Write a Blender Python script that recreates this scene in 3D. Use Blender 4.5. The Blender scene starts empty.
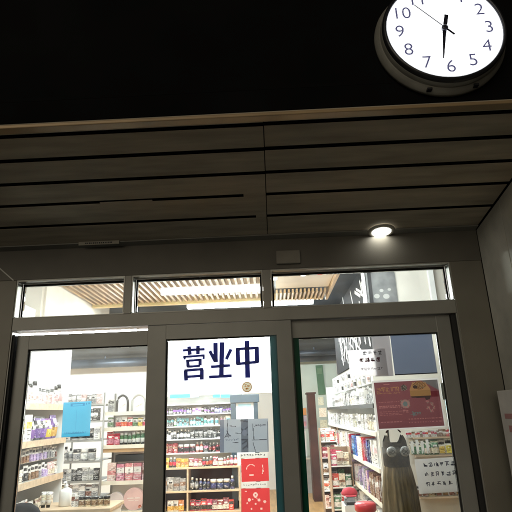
import bpy, math, random
from mathutils import Vector, Matrix
R = math.radians
rnd = random.Random(7)
scene = bpy.context.scene
COL = scene.collection

# ------------------------------------------------------------------ camera
FPX = 496.07
CAM = Vector((0.0, -3.5, 1.6))
def cam_axes(p, y, r):
    p, y, r = R(p), R(y), R(r)
    fw = Vector((math.sin(y)*math.cos(p), math.cos(y)*math.cos(p), math.sin(p)))
    rt = Vector((math.cos(y), -math.sin(y), 0))
    up = rt.cross(fw)
    c, s = math.cos(r), math.sin(r)
    return c*rt + s*up, -s*rt + c*up, fw
RT, UP, FW = cam_axes(17.527, -1.273, -2.139)
cd = bpy.data.cameras.new('camera')
cam = bpy.data.objects.new('camera', cd)
COL.objects.link(cam)
cam.matrix_world = Matrix(((RT.x, UP.x, -FW.x, CAM.x), (RT.y, UP.y, -FW.y, CAM.y), (RT.z, UP.z, -FW.z, CAM.z), (0, 0, 0, 1)))
cd.sensor_width = 36
cd.lens = 36*FPX/512
cd.clip_start = 0.05
cd.clip_end = 500
scene.camera = cam

def ray(px, py):
    return RT*(px-256) + UP*(256-py) + FW*FPX
def at(px, py, Y=0.0):
    d = ray(px, py)
    return CAM + d*((Y-CAM.y)/d.y)
def atx(px, py, X):
    d = ray(px, py)
    return CAM + d*((X-CAM.x)/d.x)
def slope_hit(px, py, z0, sl):
    d = ray(px, py)
    t = (z0 - sl*CAM.y - CAM.z)/(d.z + sl*d.y)
    return CAM + d*t

# ------------------------------------------------------------------ materials
MATS = {}
def mat(name, col, rough=0.5, metal=0.0, var=0.06, scale=8.0, bump=0.0, emit=None, spec=0.5, stretch=None):
    if name in MATS:
        return MATS[name]
    m = bpy.data.materials.new(name)
    m.use_nodes = True
    nt = m.node_tree
    b = nt.nodes['Principled BSDF']
    b.inputs['Roughness'].default_value = rough
    b.inputs['Metallic'].default_value = metal
    b.inputs['Specular IOR Level'].default_value = spec
    tc = nt.nodes.new('ShaderNodeTexCoord')
    src = tc.outputs['Object']
    if stretch:
        mp = nt.nodes.new('ShaderNodeMapping')
        mp.inputs['Scale'].default_value = stretch
        nt.links.new(src, mp.inputs['Vector'])
        src = mp.outputs['Vector']
    n = nt.nodes.new('ShaderNodeTexNoise')
    n.inputs['Scale'].default_value = scale
    n.inputs['Detail'].default_value = 6
    nt.links.new(src, n.inputs['Vector'])
    r = nt.nodes.new('ShaderNodeValToRGB')
    lo = tuple(max(0, c*(1-var*2)) for c in col)+(1,)
    hi = tuple(min(1, c*(1+var*2)) for c in col)+(1,)
    r.color_ramp.elements[0].position = .3
    r.color_ramp.elements[1].position = .7
    r.color_ramp.elements[0].color = lo
    r.color_ramp.elements[1].color = hi
    nt.links.new(n.outputs['Fac'], r.inputs['Fac'])
    nt.links.new(r.outputs['Color'], b.inputs['Base Color'])
    if bump:
        bp = nt.nodes.new('ShaderNodeBump')
        bp.inputs['Strength'].default_value = bump
        bp.inputs['Distance'].default_value = .01
        nt.links.new(n.outputs['Fac'], bp.inputs['Height'])
        nt.links.new(bp.outputs['Normal'], b.inputs['Normal'])
    if emit:
        b.inputs['Emission Color'].default_value = emit[:3]+(1,)
        b.inputs['Emission Strength'].default_value = emit[3]
    MATS[name] = m
    return m

def paper(name, col, trans=0.5, rough=0.5, var=.03):
    """Paper or thin film: part of the light behind it comes through."""
    if name in MATS:
        return MATS[name]
    m = bpy.data.materials.new(name)
    m.use_nodes = True
    nt = m.node_tree
    b = nt.nodes['Principled BSDF']
    b.inputs['Base Color'].default_value = col+(1,)
    b.inputs['Roughness'].default_value = rough
    n = nt.nodes.new('ShaderNodeTexNoise')
    n.inputs['Scale'].default_value = 6
    mx = nt.nodes.new('ShaderNodeMixRGB')
    mx.inputs[1].default_value = tuple(c*(1-var*2) for c in col)+(1,)
    mx.inputs[2].default_value = tuple(min(1, c*(1+var)) for c in col)+(1,)
    nt.links.new(n.outputs['Fac'], mx.inputs[0])
    nt.links.new(mx.outputs[0], b.inputs['Base Color'])
    t = nt.nodes.new('ShaderNodeBsdfTranslucent')
    nt.links.new(mx.outputs[0], t.inputs['Color'])
    ms = nt.nodes.new('ShaderNodeMixShader')
    ms.inputs[0].default_value = trans
    nt.links.new(b.outputs[0], ms.inputs[1])
    nt.links.new(t.outputs[0], ms.inputs[2])
    nt.links.new(ms.outputs[0], nt.nodes['Material Output'].inputs['Surface'])
    MATS[name] = m
    return m

def glassmat(name, tint=(.93, .97, .95), rough=0.02):
    m = bpy.data.materials.new(name)
    m.use_nodes = True
    nt = m.node_tree
    nt.nodes.remove(nt.nodes['Principled BSDF'])
    t = nt.nodes.new('ShaderNodeBsdfTransparent')
    t.inputs['Color'].default_value = tint+(1,)
    g = nt.nodes.new('ShaderNodeBsdfGlossy')
    g.inputs['Roughness'].default_value = rough
    f = nt.nodes.new('ShaderNodeFresnel')
    f.inputs['IOR'].default_value = 1.45
    ms = nt.nodes.new('ShaderNodeMixShader')
    nt.links.new(f.outputs[0], ms.inputs[0])
    nt.links.new(t.outputs[0], ms.inputs[1])
    nt.links.new(g.outputs[0], ms.inputs[2])
    tr_ = nt.nodes.new('ShaderNodeBsdfTranslucent'); tr_.inputs['Color'].default_value = (.9,.92,.92,1)  # thin dusty veil put into the glass to imitate bright haze
    tc = nt.nodes.new('ShaderNodeTexCoord'); n = nt.nodes.new('ShaderNodeTexNoise')
    n.inputs['Scale'].default_value = 2.3; n.inputs['Detail'].default_value = 8; n.inputs['Distortion'].default_value = 1.2
    nt.links.new(tc.outputs['Object'], n.inputs['Vector'])
    mr = nt.nodes.new('ShaderNodeMapRange'); mr.inputs['From Min'].default_value = .35; mr.inputs['From Max'].default_value = .75
    mr.inputs['To Min'].default_value = .001; mr.inputs['To Max'].default_value = .022
    nt.links.new(n.outputs['Fac'], mr.inputs['Value'])
    m2 = nt.nodes.new('ShaderNodeMixShader')
    nt.links.new(mr.outputs[0], m2.inputs[0]); nt.links.new(ms.outputs[0], m2.inputs[1]); nt.links.new(tr_.outputs[0], m2.inputs[2])
    nt.links.new(m2.outputs[0], nt.nodes['Material Output'].inputs['Surface'])
    MATS[name] = m
    return m

def emitter(name, col, s):
    m = bpy.data.materials.new(name)
    m.use_nodes = True
    nt = m.node_tree
    nt.nodes.remove(nt.nodes['Principled BSDF'])
    e = nt.nodes.new('ShaderNodeEmission')
    e.inputs['Color'].default_value = col+(1,)
    e.inputs['Strength'].default_value = s
    nt.links.new(e.outputs[0], nt.nodes['Material Output'].inputs['Surface'])
    MATS[name] = m
    return m

alu = mat('dark bronze aluminium', (.25, .245, .22), .42, .25, var=.05, scale=3, bump=.02)
alu_leaf = mat('grey bronze aluminium leaf', (.235, .235, .215), .4, .25, var=.05, scale=3)
gasket = mat('black rubber gasket', (.008, .008, .008), .7)
alu_shaded = mat('shaded grey panel aluminium', (.115, .108, .09), .5, .15, var=.08, scale=3, bump=.02)  # head panel colour darkened to stand for the canopy's shade
lip_m = mat('bare aluminium reveal', (.34, .34, .31), .35, .3)
slat_m = mat('brown painted slat', (.42,.365,.28), .75, 0, spec=.15, var=.10, scale=2.2, stretch=(1, 6, 6), bump=.03)
nose_m = mat('tan metal edge trim', (.36, .25, .13), .4, .2, var=.15, scale=2)
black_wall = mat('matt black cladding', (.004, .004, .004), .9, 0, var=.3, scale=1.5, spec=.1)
void_m = mat('black soffit void', (.004, .004, .004), .9, spec=.1)
panel_m = mat('grey stone composite panel', (.44, .425, .37), .75, 0, var=.10, scale=4, bump=.03, spec=.12)
glass = glassmat('clear shop glass')
teal = paper('teal edge of thick glass', (.11, .25, .27), .6, .15, .2)
green = paper('green edge of thick glass', (.015, .13, .085), .6, .15, .2)
white = mat('white painted steel', (.8, .8, .78), .4, 0, var=.03)
white_wall = mat('white plaster', (.82, .81, .78), .8, 0, var=.02, scale=3)
cream_wall = mat('cream plaster', (.68, .64, .57), .8, 0, var=.05, scale=2.5, bump=.05)
pale_green = mat('pale green plaster', (.66, .74, .68), .8, 0, var=.03, scale=3)
wood = mat('pale timber', (.55, .36, .19), .45, 0, var=.12, scale=3, stretch=(1, 8, 8))
wood_edge = mat('pale timber shelf edge', (.56, .43, .30), .45, 0, var=.1, scale=3, stretch=(1, 8, 8))
louvre_wood = mat('golden timber louvre', (.40, .26, .12), .5, 0, var=.2, scale=4, stretch=(8, 1, 8))
beam_m = mat('yellow timber beam', (.55, .42, .17), .5, 0, var=.1, scale=4)
floor_m = mat('orange timber floor', (.56, .32, .13), .35, 0, var=.12, scale=2, stretch=(6, 1, 1))
dark_ceiling = mat('slate grey exposed ceiling', (.022, .030, .042), .7, 0, var=.3, scale=2)
duct_m = mat('slate blue duct', (.05, .065, .09), .4, .3, var=.25, scale=2)
darkbrown = mat('dark brown timber', (.055, .017, .012), .6, 0, spec=.15, var=.2, scale=3)
grey_metal = mat('grey rack metal', (.30, .30, .29), .4, .3, var=.1)
paving = mat('grey paving', (.25, .24, .22), .7, 0, var=.15, scale=1.2, bump=.1)
tube_m = emitter('fluorescent tube glow', (.96, .98, 1), 36)
tube_hot = emitter('bright fluorescent tube glow', (.95, .98, 1), 75)
tube_soft = emitter('soft fluorescent tube glow', (1, .95, .85), 14)
down_m = emitter('downlight lamp glow', (1, .97, .86), 5)
clock_glow = emitter('backlit clock face', (.93, .96, 1.0), 1.25)
ink = mat('dark ink', (.03, .03, .04), .6)
navy = paper('navy vinyl', (.05, .075, .40), .45)

# ------------------------------------------------------------------ mesh builder
class MB:
    def __init__(s):
        s.v, s.f, s.m, s.sm = [], [], [], []
    def face(s, idx, mi=0, smooth=False):
        s.f.append(idx); s.m.append(mi); s.sm.append(smooth)
    def box(s, a, b, mi=0, M=None):
        x0, x1 = sorted((a[0], b[0])); y0, y1 = sorted((a[1], b[1])); z0, z1 = sorted((a[2], b[2]))
        n = len(s.v)
        P = [(x0,y0,z0),(x1,y0,z0),(x1,y1,z0),(x0,y1,z0),(x0,y0,z1),(x1,y0,z1),(x1,y1,z1),(x0,y1,z1)]
        if M is not None:
            P = [tuple(M @ Vector(p)) for p in P]
        s.v += P
        for q in ((0,3,2,1),(4,5,6,7),(0,1,5,4),(1,2,6,5),(2,3,7,6),(3,0,4,7)):
            s.face([n+i for i in q], mi)
        return s
    def hexa(s, P, mi=0):
        n = len(s.v); s.v += [tuple(p) for p in P]
        for q in ((0,3,2,1),(4,5,6,7),(0,1,5,4),(1,2,6,5),(2,3,7,6),(3,0,4,7)):
            s.face([n+i for i in q], mi)
        return s
    def lathe(s, prof, seg=16, mis=None, M=None, sy=1.0, cap=True):
        n = len(s.v)
        for (r, z) in prof:
            for k in range(seg):
                a = 2*math.pi*k/seg
                p = Vector((r*math.cos(a), r*math.sin(a)*sy, z))
                s.v.append(tuple(M @ p) if M is not None else tuple(p))
        for i in range(len(prof)-1):
            mi = mis[i] if mis else 0
            for k in range(seg):
                k2 = (k+1) % seg
                s.face([n+i*seg+k, n+i*seg+k2, n+(i+1)*seg+k2, n+(i+1)*seg+k], mi, True)
        if cap:
            s.face([n+k for k in range(seg)][::-1], mis[0] if mis else 0)
            s.face([n+(len(prof)-1)*seg+k for k in range(seg)], mis[-1] if mis else 0)
        return s
    def tube(s, pts, r, seg=8, mi=0):
        n = len(s.v)
        pts = [Vector(p) for p in pts]
        for i, p in enumerate(pts):
            d = (pts[min(i+1, len(pts)-1)] - pts[max(i-1, 0)]).normalized()
            u = d.orthogonal().normalized() if abs(d.z) > .9 else d.cross(Vector((0,0,1))).normalized()
            w = d.cross(u)
            for k in range(seg):
                a = 2*math.pi*k/seg
                s.v.append(tuple(p + u*(r*math.cos(a)) + w*(r*math.sin(a))))
        for i in range(len(pts)-1):
            for k in range(seg):
                k2 = (k+1) % seg
                s.face([n+i*seg+k, n+(i+1)*seg+k, n+(i+1)*seg+k2, n+i*seg+k2], mi, True)
        s.face([n+k for k in range(seg)], mi)
        s.face([n+(len(pts)-1)*seg+k for k in range(seg)][::-1], mi)
        return s
    def stroke(s, a, b, w, t=.001, mi=0):
        """a flat bar of width w in the xz plane from a to b, thickness t along y"""
        a, b = Vector(a), Vector(b)
        d = (b-a)
        if d.length < 1e-6: return s
        d.normalize()
        n = Vector((-d.z, 0, d.x))*(w/2)
        y = Vector((0, t, 0))
        return s.hexa([a-n, b-n, b-n+y, a-n+y, a+n, b+n, b+n+y, a+n+y], mi)
    def mesh(s, name, mats):
        me = bpy.data.meshes.new(name)
        me.from_pydata(s.v, [], s.f)
        for m in (mats if isinstance(mats, (list, tuple)) else [mats]):
            me.materials.append(m)
        me.polygons.foreach_set('material_index', s.m)
        me.polygons.foreach_set('use_smooth', s.sm)
        me.update()
        return me
    def build(s, name, mats, parent=None, bevel=0.0):
        o = bpy.data.objects.new(name, s.mesh(name, mats))
        COL.objects.link(o)
        if parent is not None:
            o.parent = parent
        if bevel:
            bv = o.modifiers.new('bevel', 'BEVEL')
            bv.width = bevel; bv.segments = 2; bv.limit_method = 'ANGLE'; bv.angle_limit = R(40)
        return o

def pieces(name, boxes, m, parent):
    for a, b in boxes:
        MB().box(a, b).build(name, m, parent)
def tag(o, label, cat, group=None):
    o['label'] = label; o['category'] = cat
    if group: o['group'] = group
    return o
def thing(name, label, cat, loc=(0,0,0), group=None, rot=None):
    o = bpy.data.objects.new(name, None)
    COL.objects.link(o)
    o.location = loc
    o.empty_display_size = .1
    if rot is not None: o.rotation_euler = rot
    return tag(o, label, cat, group)
def struct(name, mb, m):
    o = mb.build(name, m); o['kind'] = 'structure'; return o

ORD = ['first','second','third','fourth','fifth','sixth','seventh','eighth','ninth','tenth','eleventh','twelfth','thirteenth','fourteenth',
 'fifteenth','sixteenth','seventeenth','eighteenth','nineteenth','twentieth']
UNITS = ORD[:9]
for ten, tens in (('twenty','twentieth'),('thirty','thirtieth'),('forty','fortieth'),('fifty','fiftieth')):
    if tens not in ORD: ORD.append(tens)
    ORD += [ten+'-'+w for w in UNITS]

def pbox(name, px0, py0, px1, py1, Y, depth, m, parent=None, off=Vector((0,0,0)), bevel=0):
    """box whose front face spans the two pixels' points on plane y=Y, reaching back by depth (door-parallel)"""
    a, b = at(px0, py0, Y)-off, at(px1, py1, Y)-off
    return MB().box((a.x, a.y, a.z), (b.x, b.y+depth, b.z)).build(name, m, parent, bevel)

# ------------------------------------------------------------------ ground and shell
struct('ground', MB().box((-60,-60,-.3),(60,60,-.006)), paving)
struct('shop_floor', MB().box((-5.2,.14,-.004),(2.3,8.4,0)), floor_m)
SH = 8.3
def wall(name, a, b, m, label, cat='wall'):
    return tag(MB().box(a, b).build(name, m), label, cat)
wall('back_wall', (-5.2,SH,0), (2.3,SH+.15,3.4), white_wall, 'white plaster wall at the far end of the shop')
wall('shop_wall', (-5.35,.16,0), (-5.2,SH+.15,3.4), white_wall, 'white plaster wall along the left of the shop')
wall('shop_wall', (2.3,.16,0), (2.45,SH+.15,3.4), cream_wall, 'cream plaster wall along the right of the shop')
# opening to the sides of the entrance: dark cladding
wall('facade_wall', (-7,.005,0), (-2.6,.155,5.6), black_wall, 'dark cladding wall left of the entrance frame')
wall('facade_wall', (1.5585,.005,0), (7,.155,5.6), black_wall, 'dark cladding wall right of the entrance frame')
# ceilings
c = MB().box((-5.2,.16,3.3),(2.3,SH,3.4)); struct('shop_ceiling', c, dark_ceiling)
c = MB().box((-5.2,4.0,2.9),(2.3,SH,2.96)); struct('low_ceiling', c, dark_ceiling)

# ducts and pipes below the dark ceiling
for (x0, x1, y, z, r, lab) in ((-5.1,-2.2,7.5,2.76,.10,'fat slate blue duct under the ceiling seen at the top of left door'),
                          (-.05,1.9,7.3,2.78,.06,'upper slate blue pipe under the far ceiling of the right aisle'),
                          (-.05,1.9,7.9,2.74,.09,'lower thicker slate blue duct above the pale far wall')):
    d = thing('ceiling_duct', lab, 'duct', (x0, y, z))
    MB().tube([(0,0,0),(x1-x0,0,0)], r, 16).build('duct_pipe', duct_m, d)
    pieces('hanger', [((xx-.015,-.012,r*.9),(xx+.015,.012,2.9-z)) for xx in (.3,(x1-x0)/2,x1-x0-.3)], duct_m, d)

# ------------------------------------------------------------------ louvre ceiling near the door
lv = thing('louvre_ceiling', 'golden timber louvre ceiling with yellow end beam seen through the transom glass', 'louvre ceiling', (0,0,0))
mb = MB()
x = -2.42
while x < .05:
    mb.box((x,.25,3.10),(x+.030,3.2,3.15))
    x += .075
mb.build('louvre_slats', louvre_wood, lv)
mb = MB()
mb.box((-2.45,3.205,3.075),(.75,3.29,3.17))
mb.build('end_beam', beam_m, lv)
MB().box((-2.5,.2,3.19),(.08,3.28,3.21)).build('backing_board', cream_wall, lv)
# bulkhead to the left of the louvre
wall('bulkhead', (-5.19,.2,3.18), (-2.53,1.73,3.28), cream_wall, 'flat cream bulkhead in front of the partition left of the louvres', 'bulkhead')
pb = thing('partition_wall', 'cream partition seen through the leftmost transom pane beside the louvres', 'wall', (-2.46,0,0))
MB().box((-.021,1.74,2.5),(-2.7,1.80,3.28)).build('panel', cream_wall, pb)
MB().box((-.0,1.801,2.66),(-.06,3.98,3.28)).build('side_panel', cream_wall, pb)
# plain ceiling tray to the right with tooth-like ribs at the far end
tr = thing('ceiling_tray', 'cream flat ceiling tray with short dark teeth above the third transom pane', 'ceiling tray', (0,0,0))
MB().box((.1,.3,3.12),(.78,2.75,3.16)).build('tray_panel', cream_wall, tr)
mb = MB()
for k in range(13):
    mb.box((.1+.052*k,2.76,3.06),(.1+.052*k+.024,3.27,3.11))
mb.build('teeth', louvre_wood, tr)
mb = MB(); mb.box((.785,.3,3.06),(.82,3.27,3.2)); mb.build('side_trim', louvre_wood, tr)
for k, (px, py) in enumerate(((274,277),(303,273))):
    d = ray(px, py); t = (3.115-CAM.z)/d.z; p = CAM+d*t
    o = thing('spotlight', ('small bright' if k else 'small lit')+' spot lamp in the cream tray, '+('right' if k else 'left')+' one of the two', 'spot lamp', (p.x,p.y,3.119), 'spot lamps in the ceiling tray')
    MB().lathe([(.035,-.03),(.045,-.03),(.045,0)], 16).build('ring', white, o)
    MB().lathe([(.001,-.033),(.03,-.033),(.03,-.031)], 16).build('lamp', tube_soft, o)

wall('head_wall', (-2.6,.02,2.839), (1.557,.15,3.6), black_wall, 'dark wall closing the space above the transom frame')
# ------------------------------------------------------------------ lamps
def tube_light(x0, x1, y, z, lab, m=tube_m, w=.05, hang=None):
    o = thing('fluorescent_light', lab, 'ceiling light', ((x0+x1)/2, y, z), 'fluorescent lights in the shop')
    L = (x1-x0)/2
    MB().box((-L,-w*.7,.02),(L,w*.7,.06)).build('housing', white, o)
    MB().tube([(-L+.01,0,0),(L-.01,0,0)], w*.45, 10).build('tube', m, o)
    pieces('end_cap', [((-L,-.02,-.02),(-L+.008,.02,.02)),((L-.008,-.02,-.02),(L,.02,.02))], white, o)
    if hang:
        mb = MB(); mb.box((-L*.7-.004,-.004,.06),(-L*.7+.004,.004,hang)); mb.box((L*.7-.004,-.004,.06),(L*.7+.004,.004,hang)); mb.build('hanger', grey_metal, o)
    return o
slot_lamp = tube_light(-1.97,-1.0,.24,2.245,'slim lit tube just above the left door leaf')
MB().box((-.55,-.097,.0605),(.55,.12,.066)).build('shade', white, slot_lamp)  # unseen board added to keep the tube's light off the soffit
tube_light(-1.28,.02,2.25,3.0,'long lit tube under the louvres in the middle transom pane', tube_soft)
tube_light(-1.2,.66,3.66,at(250,304,3.66).z,'long bright tube behind the yellow end beam', tube_m, .09)
tube_light(-1.6,-.2,.62,3.0,'long unseen tube added close behind the left and middle transom panes')  # this and the next tube are added out of view to light shelves
tube_light(.0,1.3,.62,2.98,'long unseen tube added close behind the third transom pane')
for i, (x0, x1, y) in enumerate(((-4.4,-2.9,4.6),(-2.6,-1.1,4.4),(-1.0,.4,4.3),(.5,1.0,4.5),(-3.6,-2.2,5.5),(-.9,.9,5.0),(-4.6,-3.2,1.2))):  # tubes added out of sight to brighten the shop interior
    nm = ('far left','left centre','middle','right aisle','rear left','rear middle','side aisle')[i]
    tube_light(x0, x1, y, 2.84 if y > 4 else 2.95, 'unseen added ceiling tube over the %s of the shop' % nm, tube_hot if i in (0, 1, 4) else tube_m)

# ------------------------------------------------------------------ storefront frame
TOP, TB1, TB0 = 2.60, 2.312, 2.222
XL, XR = -1.855, 1.325
fr = thing('entrance_frame', 'dark bronze aluminium entrance frame with three transom panes above sliding doors', 'door frame', (0,0,0))
D1 = .14
MB().box((-2.6,0,TOP),(1.557,D1,2.838)).build('head_panel', alu_shaded, fr)
MB().box((XR,0,0),(1.557,D1,TOP-.001)).build('jamb', mat('brown grey jamb aluminium', (.165, .155, .125), .45, .2, var=.06, scale=3), fr, .003)
MB().box((-2.6,0,0),(XL,D1,TOP-.001)).build('jamb', mat('brown grey jamb aluminium', (.165, .155, .125), .45, .2, var=.06, scale=3), fr, .003)
MB().box((XL+.001,.0015,TB0),(XR-.001,D1,TB1)).build('transom_bar', alu, fr, .002)
MB().box((-1.048,.002,TB1+.001),(-.997,D1,TOP-.001)).build('mullion', alu, fr, .002)
MB().box((-.036,.002,TB1+.001),(.022,D1,TOP-.001)).build('mullion', alu, fr, .002)
# slim bright reveals and black gaskets round the transom panes
for (a, b) in ((XL,-1.048),(-.997,-.036),(.022,XR)):
    pieces('reveal', [((a+.001,.003,TOP-.012),(b-.001,.085,TOP-.002)),
        ((a+.001,.003,TB1+.013),(a+.009,.085,TOP-.013)), ((b-.009,.003,TB1+.013),(b-.001,.085,TOP-.013)), ((a+.001,.01,TB1+.002),(b-.001,.085,TB1+.008))], lip_m, fr)
    pieces('gasket', [((a+.0095,.088,TOP-.03),(b-.0095,.112,TOP-.0125)),
        ((a+.0095,.088,TB1+.009),(a+.022,.112,TOP-.031)), ((b-.022,.088,TB1+.009),(b-.0095,.112,TOP-.031))], gasket, fr)
    MB().box((a+.0225,.096,TB1+.010),(b-.0225,.104,TOP-.0305)).build('transom_pane', glass, fr)
# bright mitre seam at the upper left corner
p0 = at(13.5,280.5,-.002); p1 = at(-12,258,-.002)
MB().stroke(p0, p1, .008, .003).build('mitre_seam', lip_m, fr)
p = at(288,257.5,0)
dsn = thing('head_box', 'grey flat box on the head panel above right transom pane', 'sensor', (p.x,-.001,p.z))
MB().box((-.088,-.028,-.052),(.088,-.0,.048)).build('housing', mat('grey box plastic', (.26,.245,.21), .6), dsn, .006)  # flat box, paler than the head panel
# edge of each jamb toward the doors
MB().box((XR-.010,.004,0),(XR-.0005,.012,TB0-.002)).build('jamb_edge', alu, fr)
MB().box((XL+.0005,.004,0),(XL+.008,.012,TB0-.002)).build('jamb_edge', alu, fr)

# ------------------------------------------------------------------ door leaves
def leaf(label, x0, x1, g0, g1, gz, ztop, y0, y1, edge_l=None, edge_r=None, handle=None):
    t = thing('sliding_door', label, 'door', (0,0,0), 'glazed leaves of the entrance')
    ym = (y0+y1)/2
    MB().box((x0,y0,.01),(g0,y1,ztop)).build('stile', alu_leaf, t, .003)
    MB().box((g1,y0,.01),(x1,y1,ztop)).build('stile', alu_leaf, t, .003)
    MB().box((g0-.004,y0+.001,gz),(g1+.004,y1-.001,ztop-.001)).build('top_rail', alu_leaf, t)
    MB().box((g0+.0005,y0+.001,.012),(g1-.0005,y1-.001,.14)).build('bottom_rail', alu_leaf, t, .002)
    pieces('gasket', [((g0+.0003,ym-.004,.141),(g0+.0088,y1-.006,gz-.0005)), ((g1-.0088,ym-.004,.141),(g1-.0003,y1-.006,gz-.0005)),
        ((g0+.009,ym-.004,gz-.0088),(g1-.009,y1-.006,gz-.0005))], gasket, t)
    MB().box((g0+.009,ym-.004,.141),(g1-.009,ym+.004,gz-.009)).build('glass_pane', glass, t)
    if edge_r:
        MB().box((g1-.009-edge_r[1],ym-.012,.142),(g1-.0003,ym-.0045,gz-.0005)).build('glass_edge', edge_r[0], t)
    if edge_l:
        MB().box((g0+.0003,ym-.012,.142),(g0+.009+edge_l[1],ym-.0045,gz-.0005)).build('glass_edge', edge_l[0], t)
    if handle:
        hx, hz = handle
        mb = MB()
        mb.tube([(hx,y0-.004,hz-.09),(hx,y0-.03,hz-.09),(hx,y0-.03,hz+.03),(hx,y0-.004,hz+.03)], .011, 10)
        mb.build('handle', grey_metal, t)
    return t
leaf('left glazed door leaf with the blue notice', -1.83, -.80, -1.742, -.862+.0, 2.092, 2.195, .05, .09)
leaf('middle glazed door leaf with navy lettering on its glass', -.868, .152, -.735, .045, 2.118, 2.2195, -.002, .043, edge_r=(teal,.04))
leaf('right glazed door leaf with the red poster behind its glass', .09, 1.285, .162, 1.185, 2.098, 2.2195, .05, .09, edge_l=(green,.032))
LY = .075
MB().box((1.287,.03,.01),(1.3235,.136,2.2195)).build('door_seal', gasket, fr)
MB().box((-1.8535,.014,.01),(-1.832,.136,2.196)).build('door_seal', gasket, fr)

# ------------------------------------------------------------------ canopy and upper wall
SL, Z0 = .16, 2.835
def zc(y): return Z0 - SL*y
CX0, CX1 = -6.0, 6.0
ca = thing('canopy', 'brown slatted entrance canopy soffit with tan front edge', 'canopy', (0,0,0))
ys = [0.0]
ys += [slope_hit(265, py, Z0, SL).y for py in (217.6,196.2,174.6,151.2,126.5,122.2)]
nose_y = slope_hit(265,116.2,Z0,SL).y
gap = .036
XJ = at(266,180).x*.75
def slat(mb, xa, xb, ya, yb, th=.003):
    # ya nearer the door (greater y), yb further out
    P = [(xa,yb,zc(yb)),(xb,yb,zc(yb)),(xb,ya,zc(ya)),(xa,ya,zc(ya))]
    P += [(p[0],p[1],p[2]+th) for p in P]
    mb.hexa(P)
left, right = MB(), MB()
for i in range(1, len(ys)):
    ya = ys[i-1]-(gap if i > 1 else .072)
    yb = ys[i] if i < len(ys)-1 else ys[i]
    slat(left, CX0, .012, ya, yb)
    slat(right, .017, 1.548, ya-.003, yb-.003)
    slat(right, 1.66, CX1, ya, yb)
left.build('slats', slat_m, ca)
right.build('slats', slat_m, ca)
mb = MB(); mb.box((.0,0,0),(.001,.001,.001))
mb = MB(); slat(mb, CX0, CX1, -.0, nose_y, .02)
for i in range(len(mb.v)): mb.v[i] = (mb.v[i][0], mb.v[i][1], mb.v[i][2]+.16)
mb.build('soffit_backing', void_m, ca)
mb = MB()
for i in range(2, len(ys)):      # thin bright bits where the joint cover closes part of a gap
    pass
slat(mb, -1.06, -.72, ys[2]-.001, ys[2]-gap*.45, .002)
mb.build('gap_cover', slat_m, ca); mb = MB()
slat(mb, -.13, .012, ys[2]-.001, ys[2]-gap+.001, .002)
mb.build('gap_cover', slat_m, ca); mb = MB()
slat(mb, -.06, .012, ys[1]-.001, ys[1]-gap+.001, .002)
mb.build('gap_cover', slat_m, ca)
mb = MB(); slat(mb, CX0, 1.55, -.002, -.068, .03)
for i in range(len(mb.v)): mb.v[i] = (mb.v[i][0], mb.v[i][1], mb.v[i][2]-.006)
mb.build('edge_strip', alu, ca)
FY = nose_y - .004
mb = MB(); mb.box((CX0,FY-.012,zc(nose_y)-.006),(CX1,ys[-1]-.0005,zc(nose_y)+.014)); mb.build('front_trim', nose_m, ca, .004)
mb = MB(); mb.box((CX0,FY-.004,zc(nose_y)+.0145),(CX1,FY+.004,zc(nose_y)+.022)); mb.build('trim_lip', slat_m, ca)
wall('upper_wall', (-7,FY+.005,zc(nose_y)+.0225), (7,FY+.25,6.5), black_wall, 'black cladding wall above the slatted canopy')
wall('roof_slab', (-7,FY+.26,3.5), (7,.15,3.6), black_wall, 'dark slab closing the canopy behind the black wall', 'slab')

# small pale label strip on the soffit edge
p = at(99,244.6,-.075)
o = tag(MB().box((-.15,-.003,-.013),(.15,.003,.013)).build('label_strip', mat('pale label film', (.42,.40,.34), .5, var=.05)), 'small pale label strip stuck on the canopy edge above left door', 'label')
o.location = (p.x, -.079, zc(-.075)-.012)
mb = MB()
xx = -.1
while xx < .1:
    w = rnd.uniform(.006,.014); mb.box((xx,-.0042,-.005),(xx+w,-.0032,.005)); xx += w+.006
mb.build('text_marks', ink, o)

# downlight
p = slope_hit(380,233.2,Z0,SL)
dl = thing('downlight', 'lit round recessed downlight at the inner edge of the slatted soffit', 'downlight', (p.x,p.y-.045,zc(p.y-.045)-.004), rot=(math.atan(-SL),0,0))
MB().lathe([(.070,-.004),(.071,-.013),(.088,-.013),(.098,-.006),(.098,.0)], 40, cap=False).build('trim_ring', mat('satin lamp ring', (.45,.43,.38), .35, .3), dl)
MB().lathe([(.001,-.0095),(.0695,-.0095),(.0695,-.006)], 40).build('lamp', down_m, dl)

# ------------------------------------------------------------------ right side wall with sign
sw = thing('side_wall', 'grey panelled side wall to the right of the entrance', 'wall', (1.56,0,0))
ya, yb = slope_hit(501,213,Z0,SL), None
yj = atx(501,213,1.56).y
for (a, b) in ((-.0015,yj+.004),(yj-.004,yj-.62),(yj-.628,FY+.004)):
    z1a, z1b = zc(a)-.004, zc(b)-.004
    mb = MB()
    mb.hexa([(0,b,0),(.09,b,0),(.09,a,0),(0,a,0),(0,b,z1b),(.09,b,z1b),(.09,a,z1a),(0,a,z1a)])
    mb.build('panel', panel_m, sw, .003)
MB().box((.012,FY+.01,0),(.085,-.002,2.83)).build('joint_filler', gasket, sw)
sb = thing('wall_sign', 'white and pink boxed sign on the right side wall', 'sign', (1.455,0,0))
pt = atx(496.6,391,1.455); 
ztop = pt.z
MB().box((0,pt.y,ztop-1.0),(.104,pt.y-.6,ztop)).build('box', mat('white sign face', (.80,.77,.74), .4, var=.04), sb, .003)
mb = MB()
pinkm = mat('pink print', (.60,.30,.30), .5)
for k in range(3):
    z = ztop-.14-.07*k
    mb.box((-.002,pt.y-.06-.03*k,z),(-.0005,pt.y-.5,z-.03-.008*k))
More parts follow.
